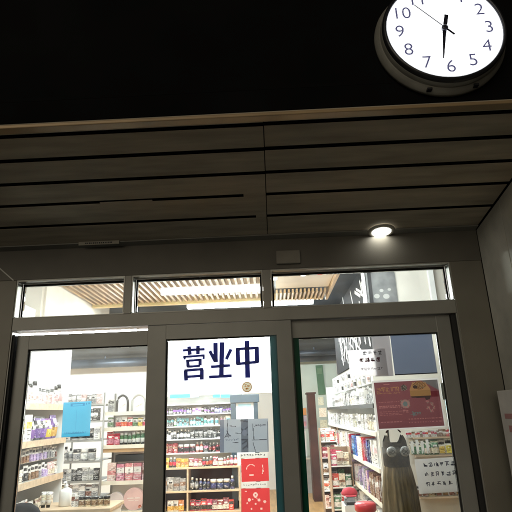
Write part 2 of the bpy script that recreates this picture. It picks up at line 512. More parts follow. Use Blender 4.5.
mb.build('print', pinkm, sb)
MB().box((-.002,pt.y-.05,ztop-.55),(-.0005,pt.y-.55,ztop-.85)).build('print', mat('soft pink print', (.62,.42,.40), .5), sb)

# ------------------------------------------------------------------ clock
ck = thing('wall_clock', 'round backlit white clock on the black wall above the canopy', 'clock', (.958,FY,3.434))
cyf = -1.40-FY           # face plane in local y
Mrot = Matrix.Rotation(R(90), 4, 'X')     # lathe axis z -> -y
hous = mat('grey clock housing', (.27,.26,.225), .45, .2, var=.12, scale=5, bump=.03)
bez = mat('black clock bezel', (.015,.015,.018), .35)
MB().lathe([(.27,.0),(.325,.0),(.338,.004),(.3385,.022),(.3345,.026),(.330,.045),(.322,-cyf-.052),(.3205,-cyf-.047)], 64, M=Mrot).build('housing', hous, ck)
MB().lathe([(.3165,-cyf-.047),(.3165,-cyf-.02),(.312,-cyf-.014)], 64, M=Mrot, cap=False).build('drum', hous, ck)
MB().lathe([(.3125,-cyf-.045),(.3135,-cyf-.002),(.305,-cyf+.014),(.2925,-cyf+.008),(.292,-cyf-.02)], 64, M=Mrot, cap=False).build('bezel', bez, ck)
MB().lathe([(.001,-cyf-.02),(.2915,-cyf-.02),(.2915,-cyf-.0)], 64, M=Mrot).build('face', clock_glow, ck)
for a in (252, 293):
    x, z = .334*math.cos(R(a)), .334*math.sin(R(a))
    MB().box((x-.012,-.055,z-.004),(x+.012,-.03,z+.006)).build('housing_clip', bez, ck)
num_m = mat('slate numeral with bloom', (.05,.05,.08), .5, emit=(.5,.5,.95,.04))  # slight emission imitates the lit face's bloom over the numerals
def text_mesh(s, size, m, parent, name, loc, ext=.0008, rotx=True, thin=0.0):
    cu = bpy.data.curves.new(name, 'FONT')
    cu.body = s; cu.size = size; cu.align_x = 'CENTER'; cu.align_y = 'CENTER'; cu.extrude = ext; cu.offset = thin
    to = bpy.data.objects.new('tmp_text', cu); COL.objects.link(to)
    dg = bpy.context.evaluated_depsgraph_get()
    me = bpy.data.meshes.new_from_object(to.evaluated_get(dg))
    bpy.data.objects.remove(to)
    # centre on its own bounding box
    xs = [v.co.x for v in me.vertices]; yv = [v.co.y for v in me.vertices]
    cx, cy = (min(xs)+max(xs))/2, (min(yv)+max(yv))/2
    for v in me.vertices: v.co = Vector((v.co.x-cx, -v.co.z if rotx else v.co.z, v.co.y-cy)) if rotx else v.co
    me.materials.clear(); me.materials.append(m)
    o = bpy.data.objects.new(name, me); COL.objects.link(o)
    o.parent = parent; o.location = loc
    return o
for n in range(1,13):
    a = R(90-30*n)
    text_mesh(str(n), .102, num_m, ck, 'numeral', (.226*math.cos(a), cyf-.0015, .226*math.sin(a)), thin=.0)
hm = mat('black clock hand', (.02,.02,.035), .4)
# short broad hour hand a little past twelve, tapering minute hand just past the half hour, thin second hand near ten
mb = MB(); mb.hexa([(-.009,cyf-.006,-.03),(.009,cyf-.006,-.03),(.009,cyf-.004,-.03),(-.009,cyf-.004,-.03),(-.003,cyf-.006,-.185),(.003,cyf-.006,-.185),(.003,cyf-.004,-.185),(-.003,cyf-.004,-.185)])
mb.box((-.010,cyf-.006,-.03),(.010,cyf-.004,.0)); o = mb.build('minute_hand', hm, ck); o.rotation_euler = (0,R(10),0)
mb = MB(); mb.box((-.0105,cyf-.0095,-.012),(.0105,cyf-.0075,.084)); o = mb.build('hour_hand', hm, ck); o.rotation_euler = (0,R(14),0)
mb = MB(); mb.box((-.0025,cyf-.013,0),(.0025,cyf-.011,.205)); mb.box((-.0055,cyf-.013,-.062),(.0055,cyf-.011,0)); o = mb.build('second_hand', hm, ck); o.rotation_euler = (0,R(-42),0)
MB().lathe([(.017,0),(.017,.014),(.008,.017)], 20, M=Matrix.Translation((0,cyf-.001,0)) @ Mrot).build('hub', hm, ck)

# ------------------------------------------------------------------ prints and papers on the glass
def sheet_at(name, label, cat, tl, tr, bl, Y, m, th=.002, group=None):
    """a flat sheet standing at plane y=Y whose upper corners / lower left corner meet these points"""
    a, b, c_ = at(*tl, Y), at(*tr, Y), at(*bl, Y)
    ux = (b-a); w = ux.length; h = (c_-a).length
    ang = math.atan2(ux.z, ux.x)
    o = MB().box((0,0,-h),(w,th,0)).build(name, m)
    o.location = a; o.rotation_euler = (0,-ang,0)
    tag(o, label, cat, group)
    o['w'] = w; o['h'] = h
    return o, w, h
def patch(parent, name, u0, v0, u1, v1, w, h, m, k=1, th=.0006):
    o = MB().box((u0*w,-k*.0012-th,-v1*h),(u1*w,-k*.0012,-v0*h)).build(name, m, parent); return o
def glyph(mb, x, z, s, n=5, wgt=.1, y=-.0015, th=.0004):
    """an unreadable written character: a few strokes in a square of side s"""
    for _ in range(n):
        if rnd.random() < .5:
            zz = z - s*rnd.uniform(.1,.9); a = s*rnd.uniform(0,.3); b = s*rnd.uniform(.6,1)
            mb.stroke((x+a,y,zz), (x+b,y,zz+s*rnd.uniform(-.08,.12)), s*wgt, th)
        else:
            xx = x + s*rnd.uniform(.15,.85); a = s*rnd.uniform(0,.4); b = s*rnd.uniform(.6,1)
            mb.stroke((xx,y,z-a), (xx+s*rnd.uniform(-.2,.2),y,z-b), s*wgt, th)
        y -= .00003
def writing(parent, name, u0, v0, u1, v1, w, h, rows, m, n=5, wgt=.12, fill=.85, k=1, ragged=.25, maxcols=None):
    mb = MB()
    rh = (v1-v0)*h/rows; s = rh*fill*.8
    for r in range(rows):
        x = u0*w; xe = u1*w - ragged*rnd.random()*(u1-u0)*w
        while x + s < xe:
            glyph(mb, x, -(v0*h + r*rh), s*rnd.uniform(.85,1.05), n, wgt, -k*.0012-.0006)
            x += s*1.15
    if mb.v: mb.build(name, m, parent)

# 营业中 in navy vinyl letters on the middle leaf
def cp(u, v):      # coordinates measured on an enlarged view of the lettering
    return at(175+u/5.12, 330+v/5.12, .012)
let = thing('window_lettering', 'large navy lettering 营业中 across the top of the middle door', 'lettering', cp(230,150))
base = cp(230,150)
chars = {
 'A': [((40,104),(152,98),10),((72,84),(76,128),15),((118,80),(117,124),15),((44,134),(52,150),9),((42,138),(152,130),9),((148,132),(146,150),9),
       ((64,152),(67,188),13),((129,146),(128,182),13),((60,158),(132,152),9),((62,188),(130,183),9),
       ((48,208),(144,200),10),((54,206),(57,259),15),((138,201),(137,254),15),((56,240),(138,234),10)],
 'B': [((207,65),(209,165),17),((241,62),(237,238),18),((178,107),(207,163),13),((287,98),(262,150),13),((184,189),(282,181),11),((174,241),(291,234),11)],
 'C': [((321,92),(323,178),17),((419,86),(420,168),17),((314,98),(426,91),11),((316,174),(426,163),11),((368,55),(372,245),19)],
}
for ch in 'ABC':
    mb = MB(); yy = 0
    for (a, b, w) in chars[ch]:
        pa, pb_ = cp(*a)-base, cp(*b)-base
        pa.y += yy; pb_.y += yy; yy -= .00008
        mb.stroke(pa, pb_, w/5.12*.0094, .0012)
    mb.build('character', navy, let)
# round orange sticker
p = at(247,387,.012)
st = thing('round_sticker', 'small round orange and white sticker below the navy lettering', 'sticker', p)
MB().lathe([(.001,0),(.036,0),(.036,.0012)], 28, M=Mrot).build('disc', paper('cream sticker film', (.92,.87,.74), 0.75), st)
mb = MB()
for k in range(14):
    a = 2*math.pi*k/14
    mb.stroke((.031*math.cos(a),-.0016,.031*math.sin(a)), (.031*math.cos(a+.4),-.0016,.031*math.sin(a+.4)), .004, .0004)
glyph(mb, -.02, .02, .02, 6, .14, -.0016); glyph(mb, .0, .018, .02, 6, .14, -.0016); glyph(mb, -.012, -.002, .024, 6, .12, -.0016)
mb.build('emblem', paper('orange print', (.75,.38,.10), 0.6), st)

class Canvas:
    """a small printed picture: every cell holds the number of an ink"""
    def __init__(s, nx, ny, base=0):
        s.nx, s.ny, s.c = nx, ny, [[base]*nx for _ in range(ny)]
    def fill(s, test, k, box=(0,0,1,1)):
        for j in range(max(0,int(box[1]*s.ny)), min(s.ny,int(math.ceil(box[3]*s.ny)))):
            for i in range(max(0,int(box[0]*s.nx)), min(s.nx,int(math.ceil(box[2]*s.nx)))):
                if test((i+.5)/s.nx, (j+.5)/s.ny): s.c[j][i] = k
    def rect(s, u0, v0, u1, v1, k): s.fill(lambda u, v: u0 <= u <= u1 and v0 <= v <= v1, k, (u0,v0,u1,v1))
    def ellipse(s, u, v, a, b, k, inner=0.0):
        s.fill(lambda x, y: inner <= ((x-u)/a)**2+((y-v)/b)**2 <= 1, k, (u-a,v-b,u+a,v+b))
    def line(s, u0, v0, u1, v1, w, k):
        asp = s.ny/s.nx
        dx, dy = u1-u0, (v1-v0)*asp; L2 = dx*dx+dy*dy or 1e-9
        def test(u, v):
            t = max(0, min(1, ((u-u0)*dx+(v-v0)*asp*dy)/L2))
            return (u-u0-t*dx)**2+((v-v0)*asp-t*dy)**2 <= (w/2)**2
        s.fill(test, k, (min(u0,u1)-w, min(v0,v1)-w/asp, max(u0,u1)+w, max(v0,v1)+w/asp))
    def poly(s, P, k):
        def test(u, v):
            ins = False; j = len(P)-1
            for i in range(len(P)):
                if (P[i][1] > v) != (P[j][1] > v) and u < (P[j][0]-P[i][0])*(v-P[i][1])/(P[j][1]-P[i][1])+P[i][0]: ins = not ins
                j = i
            return ins
        s.fill(test, k)
    def speckle(s, u0, v0, u1, v1, k, p):
        s.fill(lambda u, v: rnd.random() < p, k, (u0,v0,u1,v1))
    def scrawl(s, u0, v0, u1, v1, k, n, w):
        for _ in range(n):
            s.line(rnd.uniform(u0,u1), rnd.uniform(v0,v1), rnd.uniform(u0,u1), rnd.uniform(v0,v1), w, k)
    def row(s, u0, v0, u1, v1, k, w, n=4, adv=1.2):
        x, sz = u0, (v1-v0)*s.ny/s.nx
        while x+sz <= u1:
            for _ in range(n):
                if rnd.random() < .5:
                    v = rnd.uniform(v0, v1); s.line(x+sz*rnd.uniform(0,.3), v, x+sz*rnd.uniform(.6,1), v+(v1-v0)*rnd.uniform(-.1,.1), w, k)
                else:
                    u = x+sz*rnd.uniform(.1,.9); s.line(u, v0+(v1-v0)*rnd.uniform(0,.4), u+sz*rnd.uniform(-.2,.2), v1-(v1-v0)*rnd.uniform(0,.3), w, k)
            x += sz*adv
def print_sheet(name, label, cat, tl, tr, bl, Y, cv, mats, group=None, bow=.0):
    a, b, c_ = at(*tl, Y), at(*tr, Y), at(*bl, Y)
    ux = b-a; w = ux.length; h = (c_-a).length
    mb = MB(); nx, ny = cv.nx, cv.ny
    for j in range(ny+1):
        for i in range(nx+1):
            u, v = i/nx, j/ny
            mb.v.append((u*w, -bow*(math.sin(math.pi*u)*(.4+.6*v)+.25*math.sin(5*u+4*v)), -v*h))
    for j in range(ny):
        for i in range(nx):
            n = j*(nx+1)+i
            mb.face([n+nx+1, n+nx+2, n+1, n], cv.c[j][i], True)
    o = mb.build(name, mats)
    o.location = a; o.rotation_euler = (0, -math.atan2(ux.z, ux.x), 0)
    return tag(o, label, cat, group)

# blue notice on the left leaf
cv = Canvas(56, 70)
cv.rect(.27,.045,.76,.13,1); cv.rect(.34,.065,.70,.112,0); cv.rect(.80,.04,.84,.1,1); cv.rect(.9,.04,.95,.09,1); cv.rect(.12,.06,.2,.075,2)
cv.rect(0,0,.025,1,2); cv.row(.10,.865,.93,.905,1,.016,3); cv.rect(.1,.90,.8,.915,1); cv.rect(.0,.965,1,1,2); cv.rect(.48,.25,.50,.8,2)
print_sheet('blue_notice', 'bright blue notice taped inside the left door glass', 'notice', (63.5,402.5), (91.5,401), (59.5,437.5), LY+.014, cv,
    [paper('blue paper', (0.051, 0.272, 0.422), .65), paper('dark blue print', (0.020, 0.150, 0.286), .6), paper('mid blue print', (0.041, 0.224, 0.367), .65)], bow=.004)

# grey notice on the middle leaf
cv = Canvas(96, 68)
cv.rect(0,0,.085,1,1); cv.rect(.435,0,.585,1,2)
for (x0,y0,x1,y1) in ((.15,.0,.17,.55),(.2,.2,.33,.22),(.12,.52,.22,.5),(.32,.42,.42,.44),(.27,.7,.38,.71),(.68,.15,.7,.62),(.66,.64,.96,.63),(.8,.2,.94,.19),(.68,.72,.73,.98),(.985,.1,.985,.95),(.14,.35,.2,.5),(.1,.55,.16,.4)):
    cv.line(x0,y0,x1,y1,.014,3)
for (x0,y0,x1,y1) in ((.45,.42,.57,.25),(.45,.3,.57,.48),(.46,.75,.56,.65),(.47,.9,.57,.78),(.44,.05,.57,.08),(.56,.65,.57,.85),(.45,.62,.57,.62)):
    cv.line(x0,y0,x1,y1,.03,3)
cv.ellipse(.51,.42,.05,.09,1); cv.row(.70,.18,.9,.23,3,.008,3); cv.row(.12,.6,.40,.64,1,.008,3)
print_sheet('grey_notice', 'grey sheet with diagrams and a dark central band on middle door', 'notice', (220,419.5), (268,418.5), (220.5,452.8), .034, cv,
    [paper('blue grey film', (0.270, 0.300, 0.345), .55), paper('slate strip', (0.128, 0.143, 0.188), .55), paper('dark slate strip', (0.105, 0.120, 0.150), .55), paper('graphite print', (.06,.065,.085), .4)], bow=.002)
# white strip and red posters
redp = paper('red poster paper', (0.510, 0.045, 0.048), 0.7)
whp = paper('white paper', (.85,.84,.82), 0.75)
pinkp = paper('pale print', (.85,.62,.55), .5)
wst, w, h = sheet_at('white_strip', 'narrow white printed strip between grey notice and red poster', 'strip', (239.5,453.4), (268,452.6), (240,458.4), .036, whp)
writing(wst,'small_print',.05,.15,.98,.9,w,h,1,ink,4,.16,ragged=0)
cv = Canvas(56, 48)
for k in range(12):
    a0, a1 = R(175-11*k), R(175-11*(k+1))
    cv.line(.36+.17*math.cos(a0),.48-.22*math.sin(a0),.36+.17*math.cos(a1),.48-.22*math.sin(a1),.028,1)
cv.rect(.28,.68,.44,.76,1); cv.scrawl(.32,.42,.42,.6,2,4,.02); cv.line(.78,.3,.80,.45,.03,1); cv.line(.79,.5,.77,.68,.03,1); cv.line(.8,.52,.82,.6,.02,1)
print_sheet('red_poster', 'upper red poster with a pale arc of print on middle door', 'poster', (241,459), (268,457.8), (241.2,482), .036, cv,
    [paper('red poster paper', (0.472, 0.038, 0.041), .55), pinkp, paper('dark red print', (.5,.03,.04), .55)], 'red posters on the middle door', .002)
ws2, w, h = sheet_at('white_band', 'blank white band between the two red posters', 'band', (241.2,482.4), (267.5,481.6), (241.3,488.3), .036, whp)
writing(ws2,'small_print',.08,.25,.98,.8,w,h,1,ink,3,.14,ragged=.05)
cv = Canvas(56, 84)
for (u, v, r_) in ((.5,.16,.085),(.28,.28,.055),(.62,.29,.05),(.82,.33,.05),(.2,.36,.03),(.5,.38,.035),(.4,.27,.02),(.35,.5,.03),(.7,.5,.04)):
    cv.ellipse(u,v,r_,r_*56/84*1.1,1)
cv.ellipse(.5,.16,.03,.02,0); cv.line(.47,.22,.55,.24,.03,1); cv.row(.14,.05,.26,.09,1,.02,3)
print_sheet('red_poster', 'lower red poster with pale dots on middle door', 'poster', (241.2,488.6), (269.5,488), (241.8,530), .036, cv,
    [MATS['red poster paper'], pinkp], 'red posters on the middle door', .002)

# right leaf: blue grey panel, lilac sheet, white handwritten sheet, red food poster, handwritten paper
o, w, h = sheet_at('slate_panel', 'plain slate blue panel at the top of the right door', 'panel', (390,335), (431.5,333), (392.8,375.4), LY+.02, paper('slate blue card', (0.387, 0.422, 0.510), .5))
patch(o,'lower_edge',0,.975,1,1,w,h,ink)
o, w, h = sheet_at('lilac_sheet', 'pale lilac grey sheet left of the slate blue panel', 'sheet', (371.5,335.5), (389.3,335), (374.5,376.5), LY+.026, paper('lilac grey film', (.60,.58,.60), .5))
o, w, h = sheet_at('handwritten_sheet', 'white sheet with three written lines overlapping the lilac sheet', 'sheet', (347.5,350.5), (385,348.5), (351,377), LY+.012, paper('bright white paper', (.88,.86,.88), .75))
writing(o,'writing',.40,.06,.98,.30,w,h,1,ink,5,.12,ragged=.1); writing(o,'writing',.28,.30,.95,.58,w,h,1,mat('maroon ink',(.12,.02,.05),.5),6,.17,ragged=.05); writing(o,'writing',.30,.68,.98,.84,w,h,1,ink,4,.13,ragged=.05)

cv = Canvas(134, 104, 1)
cv.fill(lambda u, v: u < .03 or u > .985 or v < .035 or v > .97, 0)
cv.poly([(.735,.035),(.985,.035),(.985,.25),(.93,.21)],2)                       # grey corner
cv.poly([(.55,.22),(.60,.09),(.70,.045),(.80,.09),(.86,.22),(.86,.37),(.55,.37)],3)   # filled bread in a sleeve
cv.poly([(.55,.24),(.86,.24),(.85,.36),(.56,.36)],5)
cv.ellipse(.70,.14,.10,.08,4); cv.speckle(.6,.07,.8,.21,3,.4); cv.speckle(.62,.08,.78,.2,5,.25); cv.speckle(.62,.08,.78,.2,6,.12); cv.ellipse(.64,.17,.035,.035,7)
cv.poly([(.55,.36),(.86,.36),(.84,.405),(.58,.385)],7)
cv.poly([(.86,.27),(.985,.27),(.985,.38),(.86,.39)],8)
cv.row(.06,.15,.44,.235,3,.010,4,1.05); cv.rect(.06,.255,.40,.275,3); cv.speckle(.06,.25,.42,.28,1,.5); cv.ellipse(.47,.17,.045,.06,7); cv.speckle(.43,.12,.51,.23,6,.3)
cv.rect(.17,.075,.26,.095,9)
for v in (.44,.52,.55,.63,.67,.70,.84):
    x = .07
    while x < .36:
        L = rnd.uniform(.01,.05); cv.rect(x,v,x+L,v+.014,9); x += L+.012
for (u,v,a,b) in ((.46,.50,.065,.085),):
    cv.ellipse(u,v,a,b,9); cv.speckle(u-a,v-b,u+a,v+b,6,.3); cv.ellipse(u,v,.035,.05,10)
cv.row(.41,.62,.52,.67,9,.01,4); cv.scrawl(.52,.66,.60,.76,10,9,.012); cv.row(.6,.68,.68,.72,10,.01,4)
for (u,v) in ((.79,.48),(.85,.53),(.79,.60),(.83,.66),(.88,.60)):
    cv.scrawl(u-.025,v-.03,u+.025,v+.03,9,5,.010); cv.scrawl(u-.02,v-.03,u+.02,v+.03,6,2,.010)
cv.scrawl(.76,.40,.84,.44,7,4,.012)
x = .48
while x < .93:
    L = rnd.uniform(.01,.05); cv.rect(x,.80,x+L,.815,9); cv.rect(x,.87,x+L*.7,.885,9); x += L+.015
food = [paper('white poster border', (0.561, 0.535, 0.527), .5), paper('dark red poster ink', (.125, .043, .050), .5), paper('grey print', (0.089, 0.083, 0.083), .5), paper('tan print', (0.223, 0.118, 0.054), .5),
    paper('brown print', (0.079, 0.033, 0.017), .5), paper('ochre print', (0.178, 0.095, 0.039), .5), paper('grey green print', (0.149, 0.149, 0.118), .5), paper('dark print', (0.033, 0.020, 0.020), .5),
    paper('deep red print', (0.079, 0.013, 0.018), .5), paper('faded pink print', (0.232, 0.099, 0.099), .5), paper('slate green print', (0.084, 0.109, 0.109), .5)]
print_sheet('food_poster', 'dark red food poster in a white border on right door', 'poster', (371.5,381.0), (438,377.6), (376.3,430.6), LY+.014, cv, food, bow=.004)
cl_ = tag(MB().box((-.006,-.008,-.11),(.006,.008,.0)).build('poster_clip', grey_metal), 'slim grey clip on the right edge of the red food poster', 'clip')
cl_.location = at(441,383,LY+.012)

hp, w, h = sheet_at('handwritten_notice', 'white notice with three handwritten lines low on right door', 'notice', (414.5,459.5), (456,457), (419.5,494), LY+.014, paper('grey white paper', (.78,.77,.77), .55))
bluei = mat('blue black marker', (.03,.035,.08), .5)
writing(hp,'handwriting',.18,.10,.98,.95,w,h,3,bluei,5,.14,fill=.66,ragged=.08)

# ------------------------------------------------------------------ products
PAL = {
 'white': (.80,.78,.74), 'cream': (.75,.66,.50), 'black': (.02,.02,.022), 'red': (.55,.03,.04), 'dark red': (.25,.02,.03), 'pink': (.55,.20,.25), 'pale pink': (.70,.48,.47),
 'purple': (.17,.06,.30), 'lilac': (.42,.32,.55), 'blue': (.05,.16,.48), 'teal': (.06,.22,.24), 'green': (.07,.18,.08), 'yellow': (.62,.42,.07), 'orange': (.52,.20,.05),
 'brown': (.22,.11,.06), 'grey': (.30,.30,.31), 'navy': (.03,.04,.13), 'silver': (.5,.5,.52),
}
def pm(c, rough=.35):
    """printed packaging: the base colour broken by small printed cells, and a shade of its own for every pack"""
    name = c+' packaging'
    if name in MATS: return MATS[name]
    m = mat(name, PAL[c], rough, 0, var=.05, scale=20)
    nt = m.node_tree; b = nt.nodes['Principled BSDF']
    tc = nt.nodes.new('ShaderNodeTexCoord'); oi = nt.nodes.new('ShaderNodeObjectInfo')
    sc = nt.nodes.new('ShaderNodeVectorMath'); sc.operation = 'MULTIPLY_ADD'
    sc.inputs[1].default_value = (1, 1, 1.7)
    nt.links.new(tc.outputs['Object'], sc.inputs[0]); nt.links.new(oi.outputs['Random'], sc.inputs[2])
    vo = nt.nodes.new('ShaderNodeTexVoronoi'); vo.distance = 'CHEBYCHEV'; vo.inputs['Scale'].default_value = 75
    nt.links.new(sc.outputs[0], vo.inputs['Vector'])
    sp = nt.nodes.new('ShaderNodeSeparateColor'); nt.links.new(vo.outputs['Color'], sp.inputs[0])
    rp_ = nt.nodes.new('ShaderNodeValToRGB'); rp_.color_ramp.interpolation = 'CONSTANT'
    base = PAL[c]; lum = sum(base)/3
    e = rp_.color_ramp.elements
    lighter = tuple(min(.82, v*1.25+.10) for v in base); darker = tuple(v*.5 for v in base)
    alt = tuple(.35*v+.65*w_ for v, w_ in zip(base, (.8,.78,.74) if lum < .5 else (.2,.15,.15)))
    e[0].position = 0; e[0].color = base+(1,)
    e[1].position = .62; e[1].color = lighter+(1,)
    for pos, col in ((.80, darker), (.90, alt), (.95, base)):
        n = e.new(pos); n.color = tuple(col)+(1,)
    nt.links.new(sp.outputs[0], rp_.inputs['Fac'])
    hs = nt.nodes.new('ShaderNodeHueSaturation')
    mr = nt.nodes.new('ShaderNodeMapRange'); mr.inputs['To Min'].default_value = .72; mr.inputs['To Max'].default_value = 1.12
    nt.links.new(oi.outputs['Random'], mr.inputs['Value']); nt.links.new(mr.outputs[0], hs.inputs['Value'])
    mh = nt.nodes.new('ShaderNodeMapRange'); mh.inputs['To Min'].default_value = .475; mh.inputs['To Max'].default_value = .525
    wn = nt.nodes.new('ShaderNodeTexWhiteNoise'); wn.noise_dimensions = '1D'; nt.links.new(oi.outputs['Random'], wn.inputs['W'])
    nt.links.new(wn.outputs['Value'], mh.inputs['Value']); nt.links.new(mh.outputs[0], hs.inputs['Hue'])
    nt.links.new(rp_.outputs['Color'], hs.inputs['Color'])
    nt.links.new(hs.outputs['Color'], b.inputs['Base Color'])
    return m
MC = {}
def prod_mesh(kind, c1, c2, v=0):
    """unit-sized packs: about .06 wide, .12 high, base at z=0, the front toward -y"""
    key = (kind, c1, c2, v)
    if key in MC: return MC[key]
    q = random.Random(hash((kind, c1, c2, v)) if False else sum(map(ord, kind+c1+c2))*7+v)
    mb = MB(); mats = [pm(c1), pm(c2), pm('white' if c1 not in ('white','cream') else 'black')]
    def marks(y, x0, x1, z0, z1, n):
        for k in range(n):
            z = z1-(z1-z0)*(k+.5)/n; a = x0+(x1-x0)*q.uniform(0,.25); b = x1-(x1-x0)*q.uniform(0,.4)
            mb.box((a,y-.0006,z-.0022),(b,y-.0001,z+.0016),2)
    if kind in ('carton','slim carton','book'):
        W, Dp, H = {'carton': (.03,.025,.12), 'slim carton': (.019,.02,.125), 'book': (.011,.06,.19)}[kind]
        mb.box((-W,-Dp,0),(W,Dp,H),0)
        zb = H*q.uniform(.3,.6)
        mb.box((-W*.98,-Dp-.0008,zb),(W*.98,-Dp,zb+H*q.uniform(.18,.35)),1)
        marks(-Dp-.0008,-W*.8,W*.8,H*.05,zb,3)
        if kind == 'book': mb.box((W,-Dp*.9,H*.2),(W+.0006,Dp*.9,H*.85),1)
    elif kind == 'bottle':
        mb.lathe([(.022,0),(.024,.004),(.024,.025),(.0243,.0255),(.0243,.07),(.024,.0705),(.024,.08),(.018,.092),(.009,.096),(.009,.100),(.012,.1005),(.012,.122),(.010,.124)], 12, [0,0,0,1,1,0,0,0,0,0,2,2])
    elif kind == 'jar':
        mb.lathe([(.026,0),(.028,.003),(.028,.012),(.0283,.0125),(.0283,.05),(.028,.0505),(.027,.058),(.029,.0585),(.029,.08),(.026,.083)], 12, [0,0,0,1,1,0,0,2,2])
    elif kind == 'tube':
        n = 8
        mb.lathe([(.017,0),(.017,.022),(.022,.0225),(.023,.06),(.020,.10),(.021,.125)], 10, [2,2,0,1,0], sy=.75)
    elif kind == 'pouch':
        W, H = .034, .125
        P = [[],[],[],[]]
        rows = [(0,.9,.010),(.12,1,.02),(.5,.98,.026),(.82,.97,.012),(.92,1,.003),(1,1,.002)]
        n = len(mb.v)
        for (t, wx, d) in rows:
            for (sx, sy) in ((-1,-.6),(-.55,-1),(.55,-1),(1,-.6),(1,.6),(-1,.6)):
                mb.v.append((sx*W*wx, sy*d, t*H))
        for i in range(len(rows)-1):
            for k in range(6):
                mb.face([n+i*6+k, n+i*6+(k+1)%6, n+(i+1)*6+(k+1)%6, n+(i+1)*6+k], 1 if i in (1,) or (i == 3 and v % 2) else 0, False)
        mb.face([n+k for k in range(6)][::-1]); mb.face([n+(len(rows)-1)*6+k for k in range(6)])
        mb.box((-W*.5,-.028,H*.55),(W*.5,-.0262,H*.68),2)
    elif kind == 'pack':      # hanging blister pack
        W, H = .032, .12
        mb.box((-W,-.001,0),(W,.001,H),0)
        mb.box((-W*.7,-.016,H*.08),(W*.7,-.0012,H*.55),1)
        mb.box((-W*.8,-.002,H*.68),(W*.8,-.0012,H*.86),2)
    me = mb.mesh(kind.replace(' ','_')+'_mesh', mats)
    MC[key] = me
    return me
NOUN = {'carton':'carton','slim carton':'slim carton','book':'boxed pack','bottle':'bottle','jar':'jar','tube':'tube','pouch':'pouch','pack':'hanging pack'}
NAME = {'carton':'carton','slim carton':'carton','book':'boxed_pack','bottle':'bottle','jar':'jar','tube':'tube','pouch':'pouch','pack':'hanging_pack'}
BASEH = {'carton':.12,'slim carton':.125,'book':.19,'bottle':.124,'jar':.083,'tube':.125,'pouch':.125,'pack':.12}
BASEW = {'carton':.06,'slim carton':.038,'book':.024,'bottle':.048,'jar':.058,'tube':.044,'pouch':.068,'pack':.064}
def prow(P0, P1, where, specs, height, group, gapf=1.08, rz=0.0, jitter=.12, runs=(1,4), maxn=58):
    """fill a shelf line from P0 (left in the picture) to P1 with standing products, in runs of one kind.
    specs: list of (kind, colour, second colour)"""
    P0, P1 = Vector(P0), Vector(P1)
    d = (P1-P0); L = d.length; d.normalize()
    s = 0; i = 0; run = 0; sp = None
    while True:
        if run <= 0 or sp is None:
            sp = rnd.choice(specs); sp = sp if rnd.random() < .85 else (sp[0], sp[2], sp[1]) if rnd.random() < .5 else (rnd.choice(('carton','slim carton','pouch','bottle')), rnd.choice(('white','cream','grey','pale pink')), sp[1])
            run = rnd.randint(*runs)
        kind, c1, c2 = sp
        sc = height/BASEH[kind]*rnd.uniform(.80,1.02)
        if kind in ('jar',): sc = min(sc, height/BASEH['bottle']*1.15)
        w = BASEW[kind]*sc*gapf
        if s + w > L or i >= min(maxn, 58): break
        p = P0 + d*(s+w/2)
        o = bpy.data.objects.new(NAME[kind], prod_mesh(kind, c1, c2, rnd.randint(0,1)))
        COL.objects.link(o)
        o.location = p; o.scale = (sc, sc, sc)
        o.rotation_euler = (0,0,rz+rnd.uniform(-jitter,jitter))
        lab = '%s and %s %s, %s from left %s' % (c1, c2, NOUN[kind], ORD[i], where) if c1 != c2 else 'plain %s %s, %s from left %s' % (c1, NOUN[kind], ORD[i], where)
        if len(lab.replace('-', ' ').split()) > 16: lab = 'mainly %s %s, %s from left %s' % (c1, NOUN[kind], ORD[i], where)
        tag(o, lab, NOUN[kind].split()[-1], group)
        s += w; i += 1; run -= 1
        if rnd.random() < .06: s += w*.4

# ---- wall shelving behind the middle door
YS = 5.2
def zrow(px, py, Y): return at(px, py, Y).z
sx0, sx1 = at(160,430,YS).x-.25, at(243,430,YS).x
sh = thing('wall_shelving', 'white wall shelving with many narrow rows behind the middle door', 'shelving', (0,YS,0))
zr = [zrow(200,py,YS) for py in (403.5,413.5,425.5,438.5,452.5)]
MB().box((sx0,.26,0),(sx1,.29,2.88)).build('back_panel', white, sh)
MB().box((sx0-.02,0,0),(sx0,.29,2.0)).build('side_panel', white, sh)
MB().box((sx1,0,0),(sx1+.02,.29,2.0)).build('side_panel', white, sh)
for z in zr:
    b_ = MB().box((sx0+.001,0,z-.018),(sx1-.001,.26,z)).build('shelf', white, sh)
MB().box((sx0+.001,0.02,zr[0]+.135),(sx1+.55,.255,2.86)).build('header', white, sh)
ltb, grb = mat('light blue shelf label', (.04,.30,.46), .5), mat('dark grey shelf label', (.2,.25,.3), .5)
for (a, b, mm) in ((170,190,ltb),(190.5,199,grb),(213,220,ltb),(221,230,ltb)):
    pa, pb_ = at(a,394.5,YS+.018), at(b,397.5,YS+.018)
    MB().box((pa.x,.014,pa.z),(pb_.x,.0195,pb_.z)).build('shelf_label', mm, sh)
rowspec = [
 [('carton','teal','white'),('bottle','white','blue')],
 [('bottle','navy','white'),('jar','purple','black'),('carton','navy','lilac'),('bottle','black','white'),('carton','black','purple')],
 [('slim carton','teal','black'),('bottle','teal','white'),('carton','grey','dark red'),('bottle','pink','black'),('carton','grey','white'),('bottle','green','white')],
 [('jar','black','white'),('bottle','black','white'),('bottle','black','grey'),('slim carton','black','white'),('carton','black','grey')],
 [('bottle','black','dark red'),('carton','dark red','brown'),('bottle','dark red','white'),('jar','dark red','black'),('carton','black','pink')],
]
words_ = ['top','second','third','fourth','fifth']
for i, z in enumerate(zr):
    if i == 0: continue
    hgt = (zr[i-1]-z)-.045
    prow((sx0+.02,YS+.07,z), (sx1-.01,YS+.07,z), 'on %s shelf behind middle door' % words_[i], rowspec[i], hgt, 'products on the wall shelving behind the middle door', 1.06)
